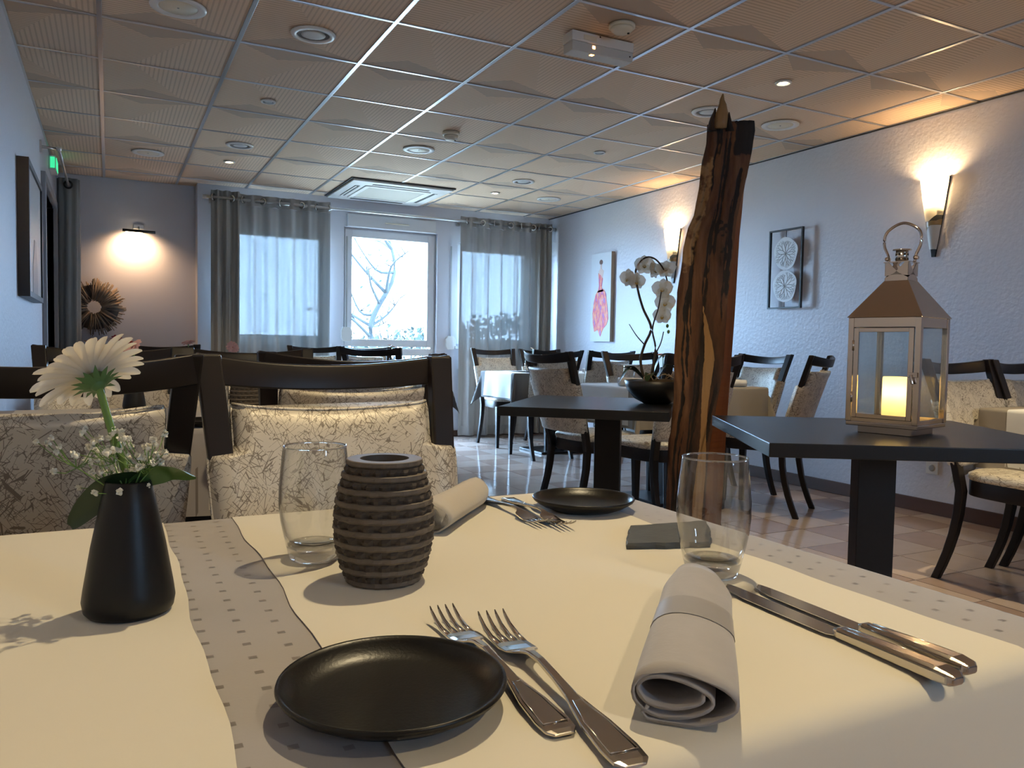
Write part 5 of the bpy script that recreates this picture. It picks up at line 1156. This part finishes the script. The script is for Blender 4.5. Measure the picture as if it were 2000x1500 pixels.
V0 = Vector((0.014, 0.743, 0.80)); hubs = []
tw_ = MB()
for k in range(9):
    h_ = Vector((rnd.uniform(-.040, .018), rnd.uniform(-.02, .03), rnd.uniform(.058, .085))); hubs.append(h_); tw_.tube([(0.002 * rnd.uniform(-1, 1), 0, 0.04), (h_.x * .4, h_.y * .4, 0.06), h_], [0.0007, 0.0006, 0.0005], 5)
for k in range(86):
    h_ = rnd.choice(hubs); p = h_ + Vector((rnd.gauss(-.002, .012), rnd.gauss(0, .010), rnd.uniform(-0.004, .030))); p.z = min(p.z, 0.108)
    tw_.tube([h_, (h_ + p) / 2 + Vector((0, 0, -.003)), p], 0.0004, 4); o = obj('floret', fm[k % 3], None, gy_, loc=p, rot=(rnd.uniform(-.8, .8), rnd.uniform(-.8, .8), rnd.uniform(0, 6))); s_ = rnd.uniform(0.72, 1.1); o.scale = (s_,) * 3
obj('twigs', tw_, 'stem_green', gy_)
def vleaf(label, pts, w_, m_, roll):
    pp = smooth_path(pts, 7); t = MB(); rows = []; B = Vector(pts[0])
    for k, p in enumerate(pp):
        q_ = k / (len(pp) - 1); d = (pp[min(k + 1, len(pp) - 1)] - pp[max(0, k - 1)]).normalized(); sd = d.cross(Vector((0, 0, 1))).normalized(); sd = (Matrix.Rotation(roll + 0.5 * q_, 3, d) @ sd); nn = d.cross(sd); ww = w_ * math.sin(PI * (0.10 + 0.84 * q_)) ** 0.75
        rows.append([p - B + sd * (ww * s_) + nn * (0.25 * ww * s_ * s_ + 0.08 * ww * math.sin(q_ * 12 + s_ * 2)) for s_ in (-1, -0.6, -0.2, 0.2, 0.6, 1)])
    t.loops(rows, True, False, False); o = obj('flower_leaf', t, m_, loc=pts[0]); tag(o, label, 'leaf'); return o
vleaf('broad green leaf leaning out of the black vase over the grey cloth', [(0.016, 0.742, 0.862), (0.036, 0.737, 0.872), (0.050, 0.731, 0.873), (0.066, 0.724, 0.868)], 0.0125, 'leaf_green', -1.0)
vleaf('dark green leaf drooping from the black vase away from the candle holder', [(0.024, 0.738, 0.868), (0.006, 0.742, 0.862), (-0.012, 0.750, 0.848), (-0.030, 0.758, 0.826)], 0.0125, 'leaf_dark', 1.15)

# ---------------------------------------------------------------- settings on the other tables
TF = 0.7514
def far_glass(x, y, lb): dup(tu, (x, y, TF), 0, lb)
far_glass(0.300, 2.62, 'clear tumbler on the second table beside the dark candle holder')
far_glass(3.44, 6.38, 'clear tumbler on the bright end of the window table')
far_glass(3.02, 4.22, 'clear tumbler behind the tan napkin by the orchid')
far_glass(3.22, 4.06, 'clear tumbler just left of the orchid bowl leaves')
far_glass(3.98, 6.42, 'clear tumbler on the window table below the gown painting')
far_glass(2.05, 6.5, 'clear tumbler on the table by the middle window')
far_glass(0.62, 5.1, 'clear tumbler on the far left table')
far_glass(0.56, 2.75, 'clear tumbler on the second table behind the lit chair')
for x, y, lb in ((0.235, 2.33, 'round black plate on the second table behind the vase leaf'), (3.32, 4.28, 'round black plate behind the orchid bowl'), (3.62, 6.3, 'round black plate on the window table'), (3.9, 1.98, 'round black plate on the table beyond the lantern')):
    dup(pl, (x, y, TF), 0, lb)
c2_ = dup(ch, (0.385, 2.60, TF), 0.5, 'dark ribbed candle holder on the second table between the chairs'); 
c3_ = dup(ch, (3.70, 4.18, TF), 0.9, 'dark ribbed candle holder behind the timber post')
napkin('rolled cream napkin on the table between turned chair and orchid', (2.80, 4.02), (3.06, 3.88), 'overlay_far', 0.075, 0.055, 1.1, None, 2.6)
napkin('rolled cream napkin just right of the timber post', (3.42, 3.90), (3.64, 3.80), 'overlay_far', 0.06, 0.05, 0.3, None, 2.6)
napkin('rolled tan napkin on the bright end of the window table', (3.50, 6.40), (3.70, 6.48), 'napkin_tan', 0.05, 0.04, 0.9, None, 2.4)
napkin('rolled pale napkin on the window table below the painting', (3.95, 6.25), (4.15, 6.20), 'overlay_far', 0.05, 0.04, 0.2, None, 2.4)
def far_flower(x, y, lb, vlb, pm, n_, zt=0.955, seed=1, off=(0, 0)):
    dup(va, (x, y, TF), 0, vlb)
    gerbera(lb, (x, y, 0.82), [(x, y, 0.80), (x + off[0] * .3, y + off[1] * .3, 0.88), (x + off[0], y + off[1], zt)], n_, 0.042, pm, 14, 9, seed, False, 'pale gerberas on the other tables', 0.1)
far_flower(0.075, 2.95, 'pink gerbera seen just above the turned chair rail', 'black bud vase seen through the back of the turned chair', 'petal_pink', (-0.6, -0.3, 0.6), 0.945, 31, (0.0, -0.02))
far_flower(0.45, 5.40, 'pale pink gerbera on the far left table before the back wall', 'black bud vase on the far left table', 'petal_pink', (-0.2, -0.3, 0.9), 0.962, 32)
far_flower(0.70, 5.30, 'pink gerbera before the folds of the taupe curtain', 'black bud vase on the far left table end', 'petal_pink', (0.2, -0.85, 0.3), 0.945, 33)
far_flower(2.18, 6.55, 'pale pink gerbera in front of the middle window', 'black bud vase on the table by the middle window', 'petal_pink', (0.3, -0.1, 0.9), 0.955, 34)
far_flower(3.60, 6.60, 'pale gerbera on the window table beside the corner curtain', 'black bud vase on the window table', 'petal_white', (0.5, -0.3, 0.8), 0.945, 35)
far_flower(3.28, 4.20, 'orange gerbera behind the orchid beside the timber post', 'black bud vase behind the orchid', 'petal_orange', (0.0, -0.1, 1), 0.93, 36)
def far_cut(x0, y0, x1, y1, lb): 
    f = knife_thing(lb, (x0, y0), (x1, y1)); f.location.z = TF
far_cut(3.62, 1.95, 3.70, 2.12, 'silver knife on the table beyond the lantern near the cloth edge')
far_cut(3.74, 1.93, 3.80, 2.12, 'silver knife on the table beyond the lantern near the plate')
